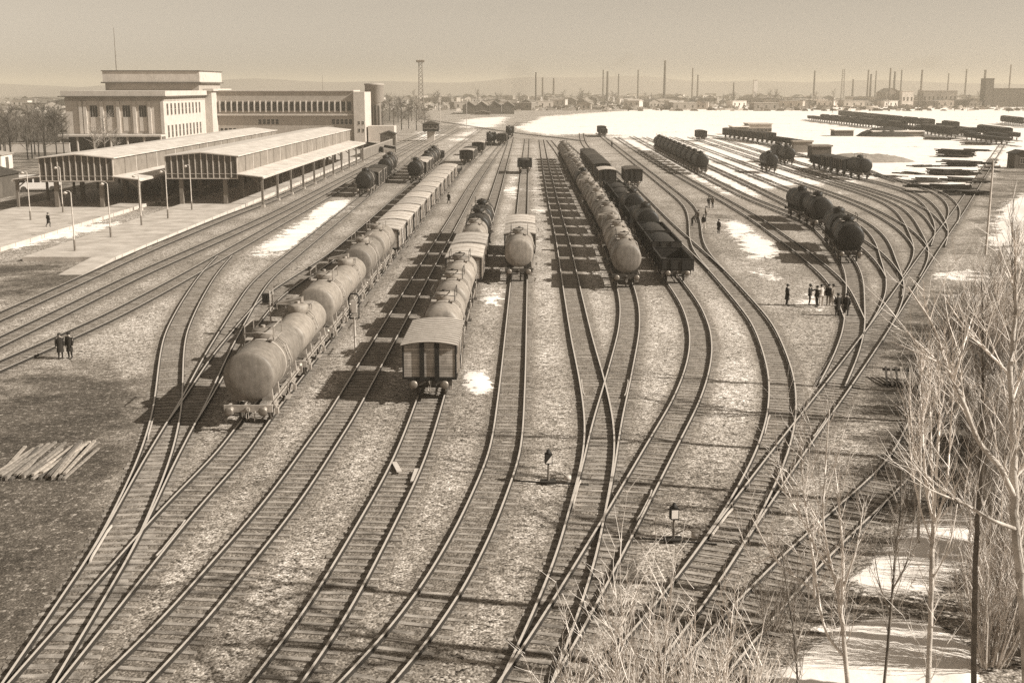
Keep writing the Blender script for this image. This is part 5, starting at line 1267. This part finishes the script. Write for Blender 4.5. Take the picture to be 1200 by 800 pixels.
PP = [(71.5,421,0.4,'stand','cloth','cloth',1,0,'person in a long dark coat, left one of the pair beside the third track',0),
      (82.5,420,-.2,'stand','cloth','cloth',1,1,'person in long dark coat and cap, right one of the pair by the third track',0),
      (57,266,2.6,'walk','cloth','cloth',1,1,'person in dark clothes walking on the open platform',.45),
      (811,265,.8,'bend','cloth','cloth',0,1,'worker in dark clothes bending over the loop rail, left of the track gang',0),
      (818,262,-1.2,'stand','clothm','cloth',0,1,'worker in a grey jacket standing second from left in the track gang',0),
      (824.5,268,-.6,'walk','cloth','clothl',0,1,'worker in pale trousers in the middle of the track gang',0),
      (827,257,1.5,'stand','clothm','cloth',0,1,'worker in a grey jacket behind the worker in pale trousers',0),
      (830.5,244,.3,'arm','cloth','cloth',0,1,'worker with an arm raised at the back of the track gang',0),
      (835,244,-.9,'stand','clothm','cloth',0,0,'bareheaded worker in grey at the back right of the track gang',0),
      (842,274,2.2,'stand','cloth','cloth',1,1,'person in a dark coat standing right of the track gang by the snow',0),
      (922,358,1.7,'stand','cloth','cloth',1,1,'person in a dark coat standing alone left of the group by the right curve',0),
      (948.5,358,1.2,'arm','cloth','cloth',0,1,'worker with a raised arm, left of the pair by the snow patch',0),
      (957,360,-1.3,'stand','cloth','cloth',0,1,'worker in dark clothes, right of the pair by the snow patch',0),
      (962,358,.3,'stand','clothl','clothl',0,0,'person in pale clothes in the group by the right curve',0),
      (970.5,358,-.4,'stand','cloth','clothm',0,1,'person in a dark jacket beside the rail of the right curve',0),
      (975.5,358,.9,'walk','clothm','clothl',0,1,'person in a grey jacket and pale trousers on the rail of the right curve',0),
      (981,370,.2,'stand','cloth','cloth',1,1,'nearer person in a long dark coat, left of two standing between the rails',0),
      (991.5,370,-.3,'stand','cloth','cloth',1,1,'person in a long dark coat, right of two standing between the rails',0),
      (526,239,2.5,'walk','cloth','cloth',1,1,'person in dark clothes walking beside the pale-roofed box wagons',0),
      (717,172.5,0,'stand','cloth','cloth',1,1,'tiny far person alone on the snow above the lone box wagon',0),
      (453,188,1,'stand','cloth','cloth',1,1,'far person standing beside the platform end near the dark siding wagons',0)]
for px, py, rz, pose, ct, trs, lc, hat, l_, z in PP:
    o = person(l_, pose, ct, trs, bool(lc), bool(hat)); o.location = gp(px, py, z); o.rotation_euler = (0, 0, rz); o['group'] = 'people in the yard'
# ------------------------------------------------------------------ small things in the yard
def switch_stand(label, px, py, white_top):
    t = thing('switch_stand', label, 'switch stand', gp(px, py), .1); b = MB()
    b.box(-.35, .35, -.22, .22, 0, .14, M['timber']); b.cyl((0, 0, .14), (0, 0, .95), .05, M['post'], n=8); b.build('base', t)
    l_ = MB(); l_.box(-.16, .16, -.16, .16, .95, 1.4, M['stan']); l_.lathe([(.17, 1.4), (.1, 1.48), (.05, 1.6), (.01, 1.62)], M['stan'], n=10); q = l_.build('lamp_box', t)
    d = MB(); d.add([(-.13, -.165, 1.0), (.13, -.165, 1.0), (.13, -.165, 1.35)] if white_top else [(-.13, -.165, 1.0), (.13, -.165, 1.0), (.13, -.165, 1.35), (-.13, -.165, 1.35)], [(0, 1, 2)] if white_top else [(0, 1, 2, 3)], M['white']); d.build('target_plate', q)
    r = MB(); r.tube([(.1, 0, .3), (.6, .1, .5), (.9, .1, .22)], .03, M['framel'], 6); r.lathe([(.02, 0), (.16, .02), (.16, .2), (.02, .22)], M['postl'], Matrix.Translation((.9, .1, .1)), 12); r.build('weight_lever', t)
    return t
switch_stand('black and white switch lamp stand beside the merging centre tracks', 642.5, 566, True)
switch_stand('grey switch lamp stand with lever weight near the right merging tracks', 789, 634, False)
for a, c, l_ in (((607, 566.5), (690, 571), 'thin point rod running from the rail past the black and white lamp stand'), ((752, 634), (840, 641), 'thin point rod running under the grey lamp stand')):
    A_2, B_2 = gp(*a), gp(*c); b = MB(); b.cyl((0, 0, .13), tuple(B_2-A_2+Vector((0, 0, .13))), .035, M['stan'], n=8); o = b.build('point_rod'); o.location = A_2; tag(o, l_, 'rod')
def yard_post(label, px, py, kind):
    t = thing('yard_post', label, 'signal post', gp(px, py)); b = MB()
    if kind == 0:
        b.cyl((0, 0, 0), (0, 0, 3.3), .06, M['postl'], n=8); b.cyl((.22, 0, 1.9), (.22, 0, 3.4), .05, M['postl'], n=8); b.bar((0, 0, 2.0), (.22, 0, 2.0), .06, .06, M['postl']); b.build('pole', t)
        c = MB(); c.box(-.5, -.08, -.22, .22, 2.45, 3.1, M['stan']); c.build('lamp_box', t)
    else:
        b.cyl((0, 0, 0), (0, 0, 2.6), .07, M['postl'], n=8); b.build('pole', t); c = MB()
        c.tube([(-.3, 0, 2.5), (-.34, 0, 3.9), (-.2, 0, 4.15), (.2, 0, 4.15), (.34, 0, 3.9), (.3, 0, 2.5), (-.3, 0, 2.5)], .06, M['stan'], 6); c.build('frame', t)
        d = MB(); d.box(-.16, .16, -.12, .12, 2.9, 3.7, M['postl']); d.build('lamp_box', t)
yard_post('short twin-pole signal post with dark box left of the leading tank wagons', 318, 394, 0)
yard_post('signal post with a rounded frame right of the leading tank wagons', 416.5, 416, 1)
# poles heaped at the left edge
pg = 'planks heaped at the left edge'
rg2 = random.Random(4); A0 = gp(-14, 562); D1 = (gp(62, 502)-gp(-14, 562)); Ln = D1.length; D1.normalize(); side = Vector((D1.y, -D1.x, 0))
pole0 = None
for i in range(26):
    lay = 0 if i < 17 else 1; off = (i*.22 if i < 17 else .5+(i-17)*.36) + rg2.uniform(-.06, .06)
    if pole0 is None: b = MB(); b.box(-.065, .065, 0, 5.2, -.045, .045, M['timberl']); pole0 = b.build('timber_plank'); pole0['category'] = 'plank'; o = pole0
    else: o = pole0.copy(); COL.objects.link(o)
    o.location = A0 + side*off + D1*rg2.uniform(-.3, .6) + Vector((0, 0, 0.07+lay*.11)); o.rotation_euler = (rg2.uniform(-.01, .02), 0, math.atan2(-D1.x, D1.y)+rg2.uniform(-.13, .13)); o.scale = (rg2.uniform(.8, 1.15), rg2.uniform(.85, 1.05), 1)
    o['label'] = 'long timber plank in the heap lying at the left edge of the yard'; o['group'] = pg
for i, (a, c, l_) in enumerate((((462,545),(468,556),'pale plank lying inside the left rail ahead of the ribbed-roof wagon'), ((489,553),(484,568),'pale plank lying inside the right rail ahead of the ribbed-roof wagon'))):
    p, q = gp(*a), gp(*c); b = MB(); b.bar((0, 0, .16), tuple(q-p+Vector((0, 0, .16))), .24, .06, M['plaster']); o = b.build('plank'); o.location = p; tag(o, l_, 'plank')
t = thing('timber_rack', 'slatted timber rack leaning beside the ladder track in the brush', 'rack', gp(1058, 455), -.25)
for k in range(7): b = MB(); b.bar((-.9+k*.3, 0, .15), (-.9+k*.3, 2.6, .7), .12, .06, M['timberl'] if k % 2 else M['timber']); b.build('slat', t)
for y, z in ((.2, .14), (2.3, .58)): b = MB(); b.bar((-1.1, y, z), (1.1, y, z), .12, .12, M['timber']); b.build('cross_bar', t)
# timber stacks on the snow at right
def timber_stack(label, loc, rz, nx, nz, L, seed, m=None):
    nx = max(6, int(nx*.6)); L *= .8
    t = thing('timber_stack', label, 'timber stack', loc, rz, 'timber stacks on the snow'); rg3 = random.Random(seed); b = MB()
    for k in range(nz):
        for i in range(nx-(k % 2)):
            if rg3.random() < .25: continue
            x = (i-(nx-1)/2)*.42+rg3.uniform(-.08, .08); y = rg3.uniform(-1.7, 1.7)
            l2 = L*rg3.uniform(.3, .55)
            b.box(x-.17, x+.17, y-l2, y+l2, .02+k*.26, .02+k*.26+.22, M['timberl'] if rg3.random() < .14 else M['timber'], Matrix.Rotation(rg3.uniform(-.4, .4), 4, 'Z') @ Matrix.Rotation(rg3.uniform(0, .05), 4, 'X'))
    b.build('timbers', t)
    for y in (-L*.3, L*.3): c = MB(); c.box(-nx*.25, nx*.25, y-.1, y+.1, -.05, .018, M['timber']); c.build('bearer', t)
    return t
ST = [(1120,184,1.2,20,7,9,'tall dark timber stack nearest the far rows'),(1122,195,1.3,18,5,8,'dark timber stack second from the far rows'),(1116,205,1.5,22,4,9,'wide dark timber stack in the middle of the snow yard'),(1128,213,1.4,14,3,7,'low dark timber stack right of the wide one'),(1112,222,1.5,16,3,8,'low dark timber stack above the outer curve track'),(1130,228,1.4,16,3,6,'dark timber stack nearest the outer curve track'),(1085,214,1.6,10,2,8,'flat dark timber stack left of the wide one'),(1040,207,1.55,14,1,9,'single layer of dark timbers beside the outer curve track'),(1100,164,1.5,22,3,10,'dark timber stack below the nearer far-right row'),(1142,170,1.3,18,3,9,'dark timber stack close to the ladder track end'),(1145,177,1.1,12,2,8,'low timber stack beside the ladder track end')]
for i, (px, py, rz, nx, nz, L, l_) in enumerate(ST): timber_stack(l_, gp(px, py), rz, nx, nz, L, i)
for i in range(12):
    o = timber_stack('small dark pile of loose timbers lying on the snow between the larger stacks', gp(rg.uniform(1065, 1162), rg.uniform(176, 232)), rg.uniform(.6, 2.2), 7, rg.choice((1, 2)), rg.uniform(4, 7), 50+i); o['group'] = 'small timber piles on the snow'
# smoke over the factories and the locomotives
def smoke(label, base, top, r0, r1, dens):
    b = MB(); pts = []; rg4 = random.Random(len(label)); n = 9
    for k in range(n+1):
        u = k/n; pts.append((Vector(base).lerp(Vector(top), u) + Vector((rg4.uniform(-.5, .5)*r1*u, 0, rg4.uniform(-.4, .4)*r1*u)), r0+(r1-r0)*u*(1 if k < n else .5)))
    b.tube([p for p, _ in pts], [r for _, r in pts], M['snow'], 12); o = b.build('smoke'); o.data.materials.clear(); tag(o, label, 'smoke', kind='stuff')
    m = bpy.data.materials.new('smoke_air'); m.use_nodes = True; nn = m.node_tree.nodes; nn.remove(nn['Principled BSDF']); v = nn.new('ShaderNodeVolumePrincipled')
    v.inputs['Color'].default_value = (.32, .29, .25, 1); v.inputs['Density'].default_value = dens; m.node_tree.links.new(v.outputs[0], nn['Material Output'].inputs['Volume']); o.data.materials.append(m)
smoke('thin dark smoke drifting from the left factory chimneys', at(708, 83, 1480), at(740, 66, 1500), 2, 9, .010)
smoke('thin dark smoke trailing from the tall right factory chimneys', at(1045, 83, 1450), at(1100, 70, 1480), 2, 10, .010)
smoke('faint smoke rising from the farther locomotive in the yard', at(591, 146, 425), at(618, 78, 470), .6, 6, .012)
# utility poles
def utility_pole(label, loc, h):
    t = thing('utility_pole', label, 'utility pole', loc); b = MB(); b.cyl((0, 0, -.2), (0, 0, h), .14, M['postl'], .09, 9); b.build('pole', t)
    c = MB(); c.box(-.8, .8, -.06, .06, h-.7, h-.56, M['post']); c.build('crossarm', t)
    for x in (-.7, .7): c = MB(); c.cyl((x, 0, h-.56), (x, 0, h-.38), .05, M['white'], .03, 8); c.build('insulator', t)
g = gp(1155, 298); utility_pole('thin pale utility pole beside the upper end of the ladder track', g, at(1155, 188, g.y).z)
g = gp(548, 150); utility_pole('thin utility pole beside the gabled engine sheds', (g.x, 520, 0), 12)
g = gp(517, 142); utility_pole('thin utility pole right of the lattice floodlight mast', (-36, 610, 0), 14)
